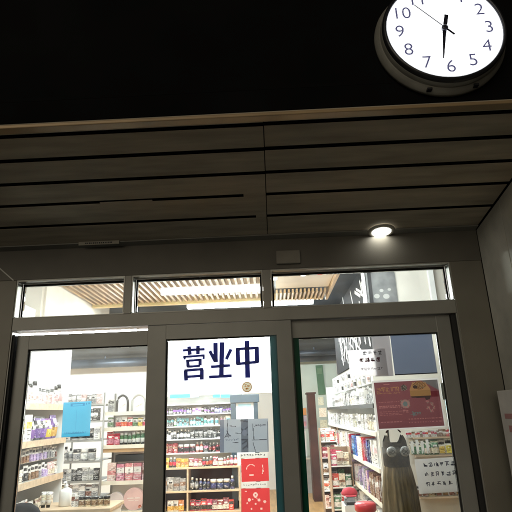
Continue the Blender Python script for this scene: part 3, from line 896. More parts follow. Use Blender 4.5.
# ---- timber cube cabinet below it
YC = 4.85
cb = thing('cube_cabinet', 'pale timber cabinet with open cubbyholes below the white wall shelving', 'cabinet', (0,YC,0))
cx0, cx1, cxm = at(160,480,YC).x-.2, at(239.5,480,YC).x, at(187.5,480,YC).x
ct = zrow(210,466.5,YC)
zs2 = [ct, zrow(210,490,YC), zrow(210,511,YC), zrow(210,511,YC)-.25]
MB().box((cx0,.3,0),(cx1,.32,ct-.03)).build('back_panel', darkbrown, cb)
for x in (cx0, cxm, cx1-.0):
    MB().box((x-.012,0,0),(x+.012,.3,ct-.0285)).build('side_panel', wood_edge, cb)
for k, z in enumerate(zs2):
    MB().box((cx0-.013,-.004,z-.027),(cx1+.013,.3,z)).build('shelf', wood_edge, cb)
prow((cx0+.02,YC+.06,ct), (cx1-.01,YC+.06,ct), 'on timber cabinet top', [('pouch','dark red','white'),('carton','black','white'),('bottle','dark red','white'),('jar','brown','cream'),('carton','red','black'),('bottle','black','red'),('carton','yellow','orange')], .145, 'products on the timber cabinet', 1.05)
prow((cxm+.03,YC+.06,zs2[1]), (cx1-.02,YC+.06,zs2[1]), 'in upper cabinet cubby', [('bottle','black','grey'),('jar','black','navy'),('bottle','navy','black')], .19, 'products on the timber cabinet', 1.0)
prow((cx0+.03,YC+.06,zs2[1]), (cxm-.02,YC+.06,zs2[1]), 'in upper narrow cubby', [('pouch','cream','grey'),('carton','grey','brown'),('pouch','white','grey')], .2, 'products on the timber cabinet', 1.0)
prow((cxm+.03,YC+.06,zs2[2]), (cx1-.02,YC+.06,zs2[2]), 'in lower cabinet cubby', [('pouch','red','black'),('pouch','dark red','white'),('carton','red','black'),('bottle','dark red','black')], .17, 'products on the timber cabinet', 1.0)
prow((cx0+.03,YC+.06,zs2[2]), (cxm-.02,YC+.06,zs2[2]), 'in lower narrow cubby', [('pouch','orange','yellow'),('carton','yellow','cream'),('pouch','yellow','white')], .17, 'products on the timber cabinet', 1.0)
# narrow clip strip of small packs beside the cabinet
cs = thing('clip_strip', 'upright strip hung with small pale packs right of the cubbyholes', 'display strip', (at(241,455,4.7).x+.03,4.7,0))
MB().box((-.03,0,0),(.03,.012,1.05)).build('strip', white, cs)
MB().box((-.09,-.05,-.0),(.09,.1,.012)).build('base', grey_metal, cs)
for k in range(6):
    z = .98-.14*k
    o = bpy.data.objects.new('hanging_pack', prod_mesh('pack', ('cream','grey','white')[k % 3], ('green','brown','black')[k % 3])); COL.objects.link(o)
    o.location = (cs.location.x+rnd.uniform(-.01,.01), 4.695, z-.1); o.scale = (.9,.9,1)
    tag(o, '%s small hanging pack, %s from top on the upright strip' % (('cream','grey','white')[k % 3], ORD[k]), 'pack', 'packs on the clip strip')
# slate blue framed display with white posters, right of the shelving
YB = 5.0
bf = thing('display_stand', 'slate blue framed display stand with pale panel right of wall shelving', 'display stand', (0,YB,0))
slate = mat('slate blue frame', (.035, .055, .075), .4)
a, b = at(230,395,YB), at(259,402,YB)
MB().box((a.x,0,b.z),(b.x,.12,a.z)).build('top_bar', slate, bf, .004)
for (u0, u1) in ((230.5,235.5),(253.5,257.5)):
    p0, p1 = at(u0,402,YB), at(u1,402,YB)
    MB().box((p0.x,.01,0),(p1.x,.11,b.z-.0005)).build('post', slate, bf, .003)
MB().box((at(235.5,402,YB).x+.002,.05,.3),(at(253.5,402,YB).x-.002,.06,b.z-.001)).build('panel', mat('pale display panel', (.72,.75,.76), .4), bf)
mb = MB()
for k in range(3):
    a = at(238,404+5*k,YB); b2 = at(251,407+5*k,YB); mb.box((a.x,.046,a.z),(b2.x-.03*k,.0495,b2.z))
mb.build('print', mat('pale blue print', (.35,.58,.68), .5), bf)
MB().box((at(230,402,YB).x,-.05,0),(at(259,402,YB).x,.2,.02)).build('base', slate, bf)

# ---- left wall shelf with timber boards
X0 = -2.1
ls = thing('timber_shelf', 'white shelf unit with timber boards at the left side of shop', 'shelving', (X0,0,0))
zl = [1.74, 1.43, 1.105, .76, .4]
ya_, yb_ = .55, 1.72
MB().box((-.45,ya_,0),(-.42,yb_,2.75)).build('back_panel', white, ls)
MB().box((-.42,yb_,0),(0,yb_+.02,2.3)).build('side_panel', white, ls)
for z in zl:
    s_ = MB().box((-.419,ya_,z-.012),(0-.002,yb_-.001,z)).build('shelf', white, ls)
    MB().box((-.0015,ya_,z-.045),(.014,yb_-.001,z+.008)).build('shelf_edge', wood_edge, s_)
specs = {1.74: [('pack','white','pale pink'),('pouch','white','lilac'),('bottle','white','pale pink')],
         1.43: [('pouch','purple','lilac'),('pouch','purple','white'),('carton','purple','lilac'),('pouch','lilac','yellow'),('carton','navy','purple'),('pouch','purple','yellow'),('pouch','black','purple'),('pouch','yellow','green')],
         1.105: [('pack','white','grey'),('pack','white','black'),('pack','white','brown'),('pack','white','lilac'),('pack','cream','purple')],
         .76: [('pouch','cream','brown'),('tube','white','cream'),('pouch','white','brown')]}
for i, z in enumerate(zl[:4]):
    hh = .25 if z < 1.7 else .2
    prow((X0-.05,ya_+.02,z), (X0-.05,yb_-.03,z), 'on %s timber board' % ('upper','second','third','fourth')[i], specs[z], (.2,.235,.13,.2)[i], 'products on the left timber shelf', 1.03, rz=R(90))
    if i == 2:
        prow((X0-.05,ya_+.02,z+.15), (X0-.05,yb_-.03,z+.15), 'hooked above third timber board', specs[z], .12, 'products on the left timber shelf', 1.03, rz=R(90))
mb = MB(); mb.tube([(X0-.04,ya_+.02,1.105+.275),(X0-.04,yb_-.03,1.105+.275)], .004, 6); 
o = mb.build('hook_rail', grey_metal, ls); o.location = (-X0,0,0)
for k in range(9):
    yk = .65+.115*k
    for j, zz in enumerate((1.98, 2.2)):
        if (k+j) % 3 == 0: continue
        o = bpy.data.objects.new('hanging_pack', prod_mesh('pack', 'white', ('pale pink','red','grey')[(k+j) % 3])); COL.objects.link(o)
        o.location = (X0-.41, yk, zz); o.rotation_euler = (0,0,R(90)); o.scale = (1.3,1,1.3)
        tag(o, 'pale hanging pack on the white left panel, %s along its %s row' % (ORD[k], ('lower','upper')[j]), 'pack', 'packs on the left panel')

# ---- black bin in the lower left corner
p = at(22,503,.55)
bn = thing('round_bin', 'black round-topped bin at the lower left edge of left door', 'bin', (p.x,.55,0))
MB().lathe([(.13,0),(.15,.02),(.155,p.z-.18),(.16,p.z-.175),(.16,p.z-.14)], 28).build('body', mat('black plastic', (.010,.010,.011), .85, spec=.1), bn)
MB().lathe([(.158,p.z-.139),(.15,p.z-.10),(.12,p.z-.045),(.07,p.z-.01),(.02,p.z)], 28).build('lid', mat('black plastic', (.010,.010,.011), .85, spec=.1), bn)

# ---- pale counter with the white pump bottle and bits, low behind the left door
yk = 1.15
p = at(66,506,yk)
kt = thing('side_counter', 'pale low counter carrying the white pump bottle behind left door', 'counter', (p.x,yk,0))
MB().box((-.22,-.16,0),(.42,.2,p.z-.03)).build('body', white, kt)
MB().box((-.24,-.18,p.z-.029),(.44,.22,p.z)).build('counter_top', wood_edge, kt, .004)
pbt = thing('pump_bottle', 'large white pump bottle on the pale counter behind left door', 'bottle', (p.x-.01,yk,p.z))
MB().lathe([(.045,0),(.052,.006),(.052,.11),(.046,.13),(.02,.145),(.016,.148)], 20).build('body', white, pbt)
mb = MB().lathe([(.017,.149),(.017,.165),(.006,.167),(.006,.19)], 14); mb.tube([(0,0,.19),(0,-.045,.192),(0,-.05,.18)], .007, 8); mb.build('pump', white, pbt)
prow((p.x-.2,yk-.05,p.z), (p.x-.08,yk-.05,p.z), 'on pale counter', [('tube','white','cream'),('pouch','cream','brown')], .13, 'bits on the pale counter', 1.0)
prow((p.x+.07,yk-.05,p.z), (p.x+.42,yk-.05,p.z), 'beside the white pump bottle', [('pouch','brown','cream'),('carton','brown','white'),('jar','cream','brown')], .10, 'bits on the pale counter', 1.0)

# ---- grey metal rack behind the blue notice
YR = 2.4
rk = thing('metal_rack', 'grey wire rack crowded with boxes and jars behind the blue notice', 'rack', (0,YR,0))
rx0, rx1 = at(58,450,YR).x, at(102,450,YR).x
zk = [zrow(85,py,YR) for py in (404,421,440,461,481,499)]
for (x, y) in ((rx0,0),(rx1,0),(rx0,.4),(rx1,.4)):
    MB().tube([(x,y,0),(x,y,zk[0]+.12)], .012, 8).build('post', grey_metal, rk)
for z in zk:
    mb = MB()
    mb.box((rx0,-.012,z-.02),(rx1,.0,z)); mb.box((rx0,.4,z-.02),(rx1,.412,z))
    n = 22
    for k in range(n): mb.box((rx0+(rx1-rx0)*k/n,0.0005,z-.008),(rx0+(rx1-rx0)*k/n+.010,.3995,z-.002))
    mb.build('shelf', grey_metal, rk)
rs = [[('pouch','white','grey'),('carton','pale pink','white'),('carton','grey','white')],[('carton','white','grey'),('carton','black','white'),('carton','grey','white')],
      [('carton','white','grey'),('jar','white','black'),('carton','white','brown')],[('jar','white','grey'),('jar','grey','white'),('bottle','white','grey')],
      [('carton','grey','black'),('carton','black','grey'),('carton','white','grey')],[('carton','brown','cream'),('carton','grey','white'),('jar','cream','brown')]]
for i, z in enumerate(zk):
    prow((rx0+.03,YR+.08,z), (rx1-.01,YR+.08,z), 'on %s wire rack shelf' % ('top','second','third','fourth','fifth','sixth')[i], rs[i], (.13,.16,.16,.16,.13,.14)[i], 'boxes and jars on the wire rack', 1.02, jitter=.3, runs=(1,2))

# ---- white endcap gondola left of the middle stile
YG = 2.5
gx0, gx1 = at(103,450,YG).x, at(160,450,YG).x
gd = thing('endcap_shelf', 'white end shelf of pouches and pink boxes beside the left door stile', 'shelving', (0,YG,0))
zg = [zrow(125,py,YG) for py in (412,427.5,445,481,511)]
MB().box((gx0,.33,0),(gx1,.36,zg[0]+.32)).build('back_panel', white, gd)
for i, z in enumerate(zg):
    s_ = MB().box((gx0,-.01,z-.02),(gx1,.33,z)).build('shelf', white, gd)
    MB().box((gx0,-.022,z-.035),(gx1,-.0105,z+.006)).build('price_rail', mat('ivory price rail', (.72,.68,.58), .4), s_)
MB().box((gx0,.0,zg[2]-.075),(gx1,.32,zg[2]-.0205)).build('timber_underside', wood, gd)
G = 'products on the white end shelf'
prow((gx0+.02,YG+.06,zg[1]), (gx1-.02,YG+.06,zg[1]), 'on second end shelf', [('pouch','white','green'),('pouch','white','red'),('pouch','cream','yellow'),('pouch','white','orange')], zg[0]-zg[1]-.045, G, 1.02, runs=(1,3))
prow((gx0+.02,YG+.06,zg[2]), (gx1-.02,YG+.06,zg[2]), 'on third end shelf', [('tube','white','green'),('tube','white','teal'),('pouch','pink','red'),('pouch','red','pink'),('tube','grey','white')], zg[1]-zg[2]-.045, G, 1.02, runs=(2,4))
prow((gx0+.05,YG+.06,zg[3]), (gx1-.02,YG+.06,zg[3]), 'on fourth end shelf', [('carton','pale pink','pink'),('carton','pink','white'),('carton','pale pink','brown')], .19, G, 1.1, runs=(1,2))
bt = thing('black_tray', 'long black tray laid over the pink boxes on the end shelf', 'tray', ((gx0+gx1)/2-.02,YG+.09,zg[3]+.2))
MB().box((-.17,-.06,0),(.17,.08,.012)).build('base', mat('plain black plastic', (.02,.02,.02), .4), bt)
pieces('rim', [((-.17,-.06,.0125),(.17,-.052,.07)),((-.17,.072,.0125),(.17,.08,.07)),((-.17,-.0515,.0125),(-.162,.0715,.07)),((.162,-.0515,.0125),(.17,.0715,.07))], mat('plain black plastic', (.02,.02,.02), .4), bt)
for k, (px, py, r_) in enumerate(((117,497,.095),(135,496,.115))):
    p = at(px,py,YG+.05)
    dk = thing('round_tin', ('pale grey round tin' if k == 0 else 'pale pink round tin with red dot')+' at the bottom of the end shelf', 'tin', (p.x,YG+.05,zg[4]+r_+.002), 'round tins on the end shelf')
    MB().lathe([(r_*.96,0),(r_,.008),(r_,.055),(r_*.96,.062)], 32, M=Mrot).build('lid', mat(('grey' if k == 0 else 'pink')+' tin', (.55,.48,.47) if k == 0 else (.62,.42,.40), .4), dk)
    mb = MB(); mb.stroke((-r_*.6,-.0632,r_*.1),(r_*.6,-.0632,r_*.1),.008,.0008); mb.stroke((-r_*.5,-.0632,-r_*.1),(r_*.5,-.0632,-r_*.1),.004,.0008)
    if k == 0: mb.stroke((0,-.0645,0),(-r_*.1,-.0645,-r_*.9),.012,.0008)
    mb.build('print', pm('grey' if k == 0 else 'white'), dk)
    if k: MB().lathe([(.001,0),(.018,0),(.018,.002)], 14, M=Matrix.Translation((r_*.65,-.0625,-r_*.65)) @ Mrot).build('red_dot', pm('red'), dk)
# arched black hairband holders on top
for k, (px, w_) in enumerate(((122.5,.105),(139,.13))):
    p = at(px,403,YG+.05)
    hb = thing('arched_pack', ('smaller' if k == 0 else 'larger')+(' white pack in a black' if k == 0 else ' white pack in a pale')+' arched surround atop the end shelf', 'pack', (p.x,YG+.05,zg[0]), 'arched packs on the end shelf')
    pts = [(-w_*.62,0,0),(-w_*.62,0,.1)]+[(-w_*.62*math.cos(R(a)),0,.1+.09*math.sin(R(a))) for a in range(20,180,20)]+[(w_*.62,0,.1),(w_*.62,0,0)]
    MB().tube(pts, .014, 8).build('surround', mat('plain black plastic', (.02,.02,.02), .4) if k == 0 else mat('pale grey plastic', (.5,.5,.48), .5), hb)
    MB().box((-w_*.5,.004,0),(w_*.5,.02,.14)).build('card', white, hb)
    mb = MB(); mb.stroke((-w_*.3,.002,.05),(w_*.35,.002,.09),.012,.001); mb.build('print', pm('cream'), hb)
prow((gx0+.01,YG+.06,zg[0]), (at(116,403,YG).x,YG+.06,zg[0]), 'on top end shelf', [('pack','white','grey'),('pack','white','cream')], .16, G, 1.02)

# ---- right-hand shelving receding along the aisle
XS = .95
yr0, yr1 = 1.42, 5.6
rsf = thing('aisle_shelving', 'long white shelving receding along the right side of the aisle', 'shelving', (XS,0,0))
zz = [1.64, 1.385, 1.07, .775, .48, .2]
MB().box((.42,yr0,0),(.45,yr1,2.1)).build('back_panel', white, rsf)
MB().box((.12,yr0,1.86),(.15,yr1,2.12)).build('header_board', white, rsf)
MB().box((.0,yr0-.022,0),(.45,yr0-.001,1.98)).build('side_panel', white, rsf)
MB().box((.0,yr1+.001,0),(.45,yr1+.022,1.98)).build('side_panel', white, rsf)
for i, z in enumerate(zz):
    s_ = MB().box((.001,yr0,z-.02),(.42,yr1,z)).build('shelf', white, rsf)
    MB().box((-.012,yr0,z-.035),(-.0005,yr1,z+.006)).build('price_rail', mat('black shelf rail',(.02,.02,.02),.4) if i == 0 else mat('ivory price rail', (.72,.68,.58), .4), s_)
for k in range(1,4):
    y = yr0+(yr1-yr0)*k/4
    MB().box((.2,y-.008,.2),(.415,y+.008,1.98)).build('upright', white, rsf)
G = 'products on the right aisle shelving'
# picture order: left = far end
def rrow(z, where, specs, h, **k):
    ym = 2.75
    prow((XS+.06,yr1-.05,z), (XS+.06,ym+.02,z), where.replace('aisle', 'far aisle'), specs, h, G, rz=R(-90), **dict(k, gapf=k.get('gapf',1.2)*1.35))
    prow((XS+.06,ym,z), (XS+.06,yr0+.03,z), where.replace('aisle', 'near aisle'), specs, h, G, rz=R(-90), **dict(k, gapf=1.1))
rrow(zz[0], 'on top aisle shelf', [('pack','white','grey'),('carton','white','black'),('pouch','white','cream'),('carton','white','grey')], .19, gapf=1.25, runs=(2,4))
rrow(zz[1], 'on second aisle shelf', [('carton','white','black'),('carton','white','grey'),('pack','white','cream')], .17, gapf=1.2, runs=(2,4))
rrow(zz[2], 'on third aisle shelf', [('carton','white','pale pink'),('book','yellow','orange'),('book','black','grey'),('book','grey','pink'),('carton','blue','navy'),('book','red','pale pink'),('pouch','yellow','white')], .235, gapf=1.18, runs=(2,4))
rrow(zz[3], 'on fourth aisle shelf', [('book','lilac','white'),('book','purple','pale pink'),('book','pale pink','white'),('carton','lilac','grey'),('book','grey','lilac'),('book','brown','white')], .22, gapf=1.35, runs=(2,5))
rrow(zz[4], 'on fifth aisle shelf', [('book','grey','white'),('carton','grey','cream'),('carton','white','grey'),('book','pale pink','grey')], .2, gapf=1.3, runs=(2,5))
rrow(zz[5], 'on bottom aisle shelf', [('carton','red','white'),('pouch','white','green'),('carton','green','white'),('pouch','red','white')], .2, gapf=1.5, runs=(2,4), maxn=24)
# header sign board of hanging white packs above the shelving
for r_ in range(2):
    for k in range(13):
        o = bpy.data.objects.new('hanging_pack', prod_mesh('pack', 'white', ('cream','grey','pale pink','black')[(k*3+r_) % 4])); COL.objects.link(o)
        o.location = (XS+.112, yr0+.1+.3*k, 1.87 if r_ == 0 else 1.995); o.rotation_euler = (0,0,R(-90)); o.scale = (1.4,1.6,.9)
        if r_ == 1: o.location.y += .15
        tag(o, 'white hanging pack above the aisle shelving, %s from front in %s row' % (ORD[k], ('lower','upper')[r_]), 'pack', 'white packs above the aisle shelving')
# black and white graphic wall above it
gw = thing('graphic_panel', 'black panel with bold white brush strokes above the aisle shelving', 'panel', (1.04,0,0))
MB().box((0,1.5,2.13),(.03,4.6,3.08)).build('board', mat('black graphic print', (.02,.02,.022), .9, spec=.05), gw)
mb = MB()
for k in range(70):
    y = rnd.uniform(1.72,4.35); z = rnd.uniform(2.28,2.92); a = rnd.choice((R(60),R(75),R(110),R(20))); L = rnd.uniform(.08,.2)
    x = -.001-.00006*k
    d = Vector((0, math.cos(a), math.sin(a)))*L; n_ = Vector((0,-math.sin(a),math.cos(a)))*rnd.uniform(.01,.022)
    c0 = Vector((x,y,z)); t_ = Vector((.0006,0,0))
    mb.hexa([c0-n_-d, c0-n_+d, c0-n_+d+t_, c0-n_-d+t_, c0+n_-d, c0+n_+d, c0+n_+d+t_, c0+n_-d+t_])
mb.build('white_strokes', mat('white graphic print', (.70,.70,.68), .9, spec=.05), gw)
# cream cross wall to the right with a grey figure poster
YW = 1.55
wall('cross_wall', (1.09,YW,2.0), (2.3,YW+.1,3.28), cream_wall, 'cream cross wall seen in the rightmost transom pane')
o, w, h = sheet_at('figure_poster', 'dark grey poster with pale shapes in the rightmost transom pane', 'poster', (365,271), (394,269.5), (366,304), YW-.02, mat('dark grey poster', (.13,.13,.13), .5, var=.2), th=.004)
mb = MB()
for (u,v,r_) in ((.3,.78,.10),(.62,.8,.11),(.48,.62,.07),(.75,.6,.06)):
    mb.lathe([(.001,0),(r_*w,0),(r_*w,.0008)], 16, M=Matrix.Translation((u*w,-.002,-v*h)) @ Matrix.Diagonal((1,1,.8,1)) @ Mrot)
mb.build('pale_shapes', mat('faded grey print', (.36,.35,.33), .5), o)
MB().box((-.045,-.004,-h),(-.012,.01,0)).build('white_edge', white, o)
p0, p1 = at(427,270,YW-.03), at(446,303,YW-.03)
wall('door_trim', (p0.x,YW-.06,2.0), (p0.x+.05,YW-.005,3.1), white, 'pale upright trim on the cream cross wall by the right jamb', 'trim')

# end display facing the door at the right
YE = 1.36
ed = thing('end_display', 'cream display board with rails facing the door behind the right poster', 'display board', (0,YE,0))
ex0, ex1 = XS+.005, 2.2
MB().box((ex0,.0,0),(ex1,.03,2.05)).build('board', mat('cream display board', (.74,.70,.62), .6, var=.03), ed)
for k, py in enumerate((437,455,497)):
    z = zrow(430,py,YE-.05)
    MB().box((ex0+.3,-.05,z-.014),(ex1,-.0005,z)).build('rail', wood_edge, ed)
G = 'small packs on the end display'
for i, py in enumerate((454.5,463.5)):
    pass
z1, z2 = zrow(430,454,YE-.05), zrow(430,496.5,YE-.05)
prow((at(409,450,YE).x,YE-.03,zrow(430,454.9,YE-.05)), (2.15,YE-.03,zrow(430,454.9,YE-.05)), 'on upper end display rail', [('pack','cream','green'),('pack','white','yellow'),('pack','brown','white'),('pouch','green','cream')], .135, G, .95, runs=(1,2))
prow((at(416,500,YE).x,YE-.03,zrow(430,496.9,YE-.05)), (2.15,YE-.03,zrow(430,496.9,YE-.05)), 'on lower end display rail', [('pack','white','brown'),('pack','grey','black'),('pouch','cream','brown')], .12, G, .95, runs=(1,2))
prow((at(405,435,YE).x,YE-.03,zrow(430,436.9,YE-.05)), (2.15,YE-.03,zrow(430,436.9,YE-.05)), 'on top end display rail', [('carton','brown','white'),('carton','white','red')], .06, G, .95, runs=(1,2))
# white cut-out figures standing along the rail
p = at(420,447,YE-.1)
cf = thing('paper_cutouts', 'row of white paper cut-out shapes hanging beside the dress', 'cut-out', p)
mb = MB()
for k in range(4):
    x = (k-1.5)*.045; 
    mb.box((x-.012,-.002,-.03),(x+.012,.0,.05+.012*(k % 2))); mb.stroke((x-.02,-.0021,.02),(x+.02,-.0021,.035),.012,.002); mb.box((x-.012,-.002,-.055),(x-.004,0,-.0301)); mb.box((x+.003,-.002,-.05),(x+.011,0,-.0301))
mb.build('shapes', white, cf); MB().box((-.1,.0005,.025),(.1,.0035,.031)).build('string', pm('cream'), cf)

# ---- the dress
YD = .62
dr = thing('hanging_dress', 'long brown pleated dress with black bodice hanging behind the right door', 'dress', (at(397.5,470,YD).x,YD,0))
base = Vector(dr.location)
def dz(py): return zrow(400,py,YD)
ztopd, zw = dz(435), dz(461)
def loft(prof, seg, fold, nf):
    """prof: (z, half width, half depth)"""
    mb = MB(); n = 0
    for (z, a, b, f) in prof:
        for k in range(seg):
            t = 2*math.pi*k/seg
            m_ = 1 + f*(.7*math.sin(nf*t+1.3*math.sin(2*t)+3*z)+.45*math.sin(7*t+2*math.sin(3*t)-2*z)+.25*math.sin(23*t+z*5))
            mb.v.append((a*m_*math.cos(t), b*m_*math.sin(t), z))
    for i in range(len(prof)-1):
        for k in range(seg):
            k2 = (k+1) % seg
            mb.face([i*seg+k, i*seg+k2, (i+1)*seg+k2, (i+1)*seg+k], 0, True)
    mb.face(list(range(seg))[::-1]); mb.face([(len(prof)-1)*seg+k for k in range(seg)])
    return mb
ww = (at(411.5,455,YD).x-at(384.5,455,YD).x)/2
brown_f = mat('brown pleated cloth', (.125, .085, .035), .85, 0, var=.2, scale=14, stretch=(6,6,.6), bump=.1)
black_f = mat('black knitted cloth', (.030, .021, .010), .9, 0, var=.35, scale=40, bump=.3)
loft([(zw-.95,ww*1.5,.17,.13),(zw-.75,ww*1.42,.16,.13),(zw-.55,ww*1.32,.15,.125),(zw-.38,ww*1.24,.135,.12),(zw-.22,ww*1.15,.12,.11),(zw-.1,ww*1.03,.10,.07),(zw-.04,ww*.96,.092,.03),(zw+.01,ww*.86,.082,0)], 96, 0, 11).build('skirt', brown_f, dr)
bod = loft([(zw-.035,ww*.955,.096,0),(zw+.05,ww*.96,.095,0),(zw+.10,ww*.97,.09,0),(ztopd-.13,ww*.95,.085,0),(ztopd-.075,ww*.90,.075,0),(ztopd-.055,ww*.88,.07,0)], 48, 0, 1)
for k in range(48):          # scooped neck between two shoulder points
    t = abs(math.cos(2*math.pi*k/48)); a_ = 5*48+k
    up = max(0.0, 1-abs(t-.74)/.30); x_, y_, z_ = bod.v[a_]
    bod.v[a_] = (x_*(1-.10*up), y_*(1-.5*up), z_+.066*up)
    x_, y_, z_ = bod.v[a_-48]; bod.v[a_-48] = (x_, y_, z_+.02*up)
bod.f = [f for f in bod.f if f != [5*48+k for k in range(48)]]; bod.m = bod.m[:len(bod.f)]; bod.sm = bod.sm[:len(bod.f)]
bod.build('bodice', black_f, dr)
for s in (-1,1):
    cz = dz(450.5); cup = MB()
    cup.lathe([(.001,.0),(.026,.0),(.035,-.006),(.038,-.014)][::-1], 24, M=Matrix.Translation((s*ww*.48,-.108,cz)) @ Mrot)
    o = cup.build('round_ornament', mat('silver ornament', (.28,.28,.27), .5, .2, var=.3, scale=60), dr)
    mb = MB()
    for k in range(12):
        x_, z_ = rnd.uniform(-.024,.014), rnd.uniform(-.012,.014); mb.stroke((x_,-.0001*k,z_),(x_+rnd.uniform(.003,.014),-.0001*k,z_+rnd.uniform(-.012,.012)),.0035,.0012)
    q_ = mb.build('silver_print', mat('black print on silver', (.02,.02,.02), .5), o); q_.location = (s*ww*.48,-.110,cz)
hg = thing('coat_hanger', 'dark hanger holding the brown dress from a hook', 'hanger', (base.x,YD,ztopd+.05))
mb = MB(); mb.tube([(-ww*.55,0,-.03),(-ww*.2,0,.012),(0,0,.02),(ww*.2,0,.012),(ww*.55,0,-.03)], .006, 8); mb.build('bar', darkbrown, hg)
mb = MB(); mb.tube([(0,0,.02),(0,0,.05),(.015,0,.065),(.02,0,.05)], .003, 8); mb.build('hook', grey_metal, hg)
mb = MB(); hs = thing('garment_stand', 'thin grey stand the dress hangs from', 'stand', (base.x,YD+.19,0))
MB().tube([(0,0,.02),(0,0,ztopd+.10),(0,-.03,ztopd+.108),(0,-.20,ztopd+.108)], .008, 8).build('pole', grey_metal, hs)
MB().lathe([(.16,0),(.16,.012),(.02,.022)], 24).build('base', grey_metal, hs)

# ---- floor displays at the foot of the right shelving
def bin_box(px, py, Y, hw, hd, lab, col, fills):
    p = at(px, py, Y)
    t = thing('display_bin', lab, 'bin', (p.x,Y,0), 'display bins in the aisle')
    z1 = p.z
    pieces('side_panel', [((-hw,-hd,0),(hw,-hd+.012,z1)), ((-hw,hd-.012,0),(hw,hd,z1)), ((-hw,-hd+.0125,0),(-hw+.012,hd-.0125,z1)), ((hw-.012,-hd+.0125,0),(hw,hd-.0125,z1))], col, t)
    MB().box((-hw+.013,-hd+.013,z1-.16),(hw-.013,hd-.013,z1-.15)).build('tray', col, t)
    prow((p.x-hw+.02,Y-hd*.4,z1-.149), (p.x+hw-.02,Y-hd*.4,z1-.149), 'in the '+fills[0], fills[1], fills[2], 'packs in the aisle bins', 1.0, jitter=.3, runs=(1,2))
    prow((p.x-hw+.02,Y+hd*.4,z1-.149), (p.x+hw-.02,Y+hd*.4,z1-.149), 'at the back of '+fills[0], fills[1], fills[2]*1.2, 'packs in the aisle bins', 1.0, jitter=.3, runs=(1,2))
bin_box(356,503,1.6,.12,.13,'white wire-look bin of cards at the front of the aisle', white, ('front aisle bin',[('carton','grey','white'),('pouch','white','cream'),('carton','black','grey')],.2))
def tier_stand(px, py, Y, hw, n, lab, which, specs):
    p = at(px, py, Y)
    t = thing('tiered_stand', lab, 'display stand', (p.x,Y,0), 'tiered stands in the aisle')
    top = p.z; m_ = mat('brown card display', (.30,.20,.13), .6)
    pieces('side_panel', [((-hw,0,0),(-hw+.008,.26,top)), ((hw-.008,0,0),(hw,.26,top))], m_, t)
    MB().box((-hw+.0085,.25,0),(hw-.0085,.26,top)).build('back_panel', m_, t)
    for k in range(n):
        z = top-.20-.235*k
        if z < .05: break
        MB().box((-hw+.0085,-.012*k,z-.012),(hw-.0085,.249,z)).build('tier', white, t)
        for q, yy in enumerate((.05,.16)):
            prow((p.x-hw+.012,Y+yy-.012*k,z+.03*q), (p.x+hw-.012,Y+yy-.012*k,z+.03*q), 'in %s row, tier %s of %s stand' % (('front','back')[q], ('one','two','three','four','five')[k], which), specs, .17, 'packs on the aisle stands', 1.0, jitter=.35, runs=(1,2))
tier_stand(340,448,3.0,.13,5,'brown card stand of mixed packs in the middle of the aisle','near',[('pouch','red','white'),('carton','white','red'),('pouch','white','green'),('carton','black','grey'),('pouch','green','white'),('carton','cream','brown')])
tier_stand(329,428,4.9,.15,5,'brown card stand of red and white packs farther down the aisle','far',[('pouch','red','white'),('pouch','white','pale pink'),('carton','dark red','white'),('carton','white','red'),('pouch','white','brown')])
p = at(365,502,1.15)
rb = thing('red_stool', 'rounded red seat top low beside the dress', 'stool', (p.x,1.15,0))
MB().lathe([(.075,p.z-.075),(.09,p.z-.06),(.09,p.z-.015),(.075,p.z-.002),(.01,p.z)], 28).build('seat', mat('red vinyl', (.5,.02,.03), .35), rb)
for (sx, sy) in ((1,1),(1,-1),(-1,1),(-1,-1)):
    MB().tube([(sx*.1,sy*.1,0),(sx*.055,sy*.055,p.z-.076)], .01, 8).build('leg', grey_metal, rb)
p = at(347,489,1.9)
rc = thing('cloth_hat', 'soft red cloth hat lying on the packs in the aisle', 'hat', (p.x,1.75,p.z-.03))
MB().lathe([(.075,0),(.078,.02),(.06,.05),(.02,.065)], 20).build('crown', mat('red cloth', (.45,.03,.05), .8, bump=.1), rc)
mb = MB(); mb.box((-.05,-.13,0),(.05,-.06,.006)); mb.build('peak', mat('red cloth', (.45,.03,.05), .8), rc, .002)

# ---- far end of the right aisle
o, w, h = sheet_at('far_wall_panel', 'pale green wall panel at the far end of right aisle', 'wall panel', (285,352), (335,350.5), (287,492), SH-.02, pale_green, th=.015)
o, w, h = sheet_at('green_poster', 'narrow green poster on the pale far wall', 'poster', (315.5,365.5), (322.5,365), (316.5,395), SH-.05, mat('green poster', (.08,.19,.10), .5), th=.006)
patch(o,'print',.15,.1,.85,.3,w,h,mat('pale green print',(.14,.25,.14),.5))
o, w, h = sheet_at('orange_notice', 'small orange notice on the far wall left of dark cabinet', 'notice', (297.5,408.5), (306,408), (298,415.5), SH-.05, mat('orange notice', (.75,.30,.08), .5), th=.006)
o, w, h = sheet_at('lilac_notice', 'small lilac and pink notice below the orange one', 'notice', (297.5,416), (306.5,415.5), (298,429), SH-.05, mat('lilac notice', (.55,.45,.55), .5), th=.006)
patch(o,'pink_field',.1,.45,.9,.8,w,h,mat('pink print solid',(.7,.3,.35),.5),k=2)
wc = thing('far_counter', 'grey counter with a pale board above at the end of right aisle', 'counter', (at(304,480,7.6).x,7.6,0))
zt = zrow(304,458,7.6)
MB().box((-.16,0,0),(.17,.5,zt-.03)).build('body', mat('grey counter panel', (.32,.31,.30), .5), wc)
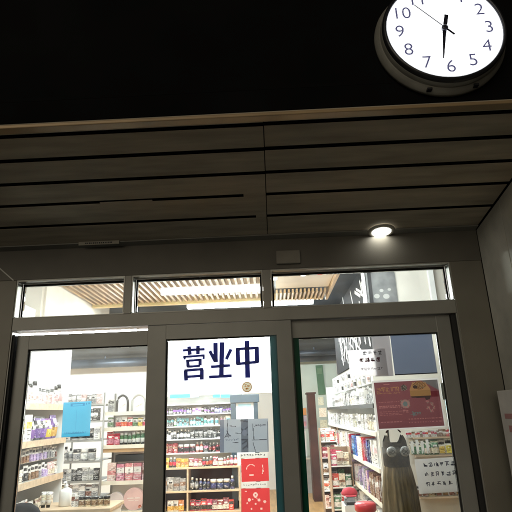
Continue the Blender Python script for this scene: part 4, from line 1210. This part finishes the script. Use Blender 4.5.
MB().box((-.18,-.02,zt-.029),(.19,.5,zt)).build('counter_top', mat('pale counter top', (.6,.57,.5), .4), wc)
MB().box((-.14,.3,zt+.001),(.12,.33,zt+.52)).build('board', white, wc)
kc = thing('dark_cabinet', 'tall dark brown cabinet with papers at the far end of aisle', 'cabinet', (0,6.6,0))
a, b = at(307.5,394,6.6), at(321.5,490,6.6)
MB().box((a.x,0,0),(b.x,.4,a.z)).build('body', darkbrown, kc, .004)
MB().box((a.x-.02,-.02,a.z+.0005),(b.x+.02,.41,a.z+.03)).build('cornice', darkbrown, kc)
for k, (p0, p1, cc) in enumerate((((318,397),(324,405),'cream'),((319,408),(327,417),'cream'),((320,420),(328,430),'cream'))):
    q0, q1 = at(*p0,6.55), at(*p1,6.55)
    MB().box((q0.x,-.008-.001*k,q1.z),(q1.x,-.002,q0.z)).build('paper', pm(cc), kc)

# ------------------------------------------------------------------ world, sun, view
wd = bpy.data.worlds.new('World'); scene.world = wd
wd.use_nodes = True
nt = wd.node_tree
bg = nt.nodes['Background']
sky = nt.nodes.new('ShaderNodeTexSky')
sky.sky_type = 'NISHITA'; sky.sun_disc = False
sky.sun_elevation = R(4); sky.sun_rotation = R(190)
nt.links.new(sky.outputs[0], bg.inputs['Color'])
bg.inputs['Strength'].default_value = .0012
sd = bpy.data.lights.new('sun', 'SUN'); sd.energy = .16; sd.angle = R(48); sd.color = (1,.91,.74)
so = bpy.data.objects.new('sun', sd); COL.objects.link(so)
sdir = Vector((.42, 1.0, -.26)).normalized()       # weak warm light from the street behind
so.rotation_euler = sdir.to_track_quat('-Z','Y').to_euler()
so.location = (0,-20,6)

vs = scene.view_settings
vs.view_transform = 'Standard'; vs.look = 'None'; vs.exposure = 2.2; vs.gamma = 1; vs.use_curve_mapping = False
scene.render.engine = 'CYCLES'
cy = scene.cycles
cy.use_denoising = True
cy.max_bounces = 10; cy.diffuse_bounces = 5; cy.glossy_bounces = 4; cy.transmission_bounces = 6; cy.transparent_max_bounces = 12
cy.sample_clamp_indirect = 6
cy.caustics_reflective = False; cy.caustics_refractive = False
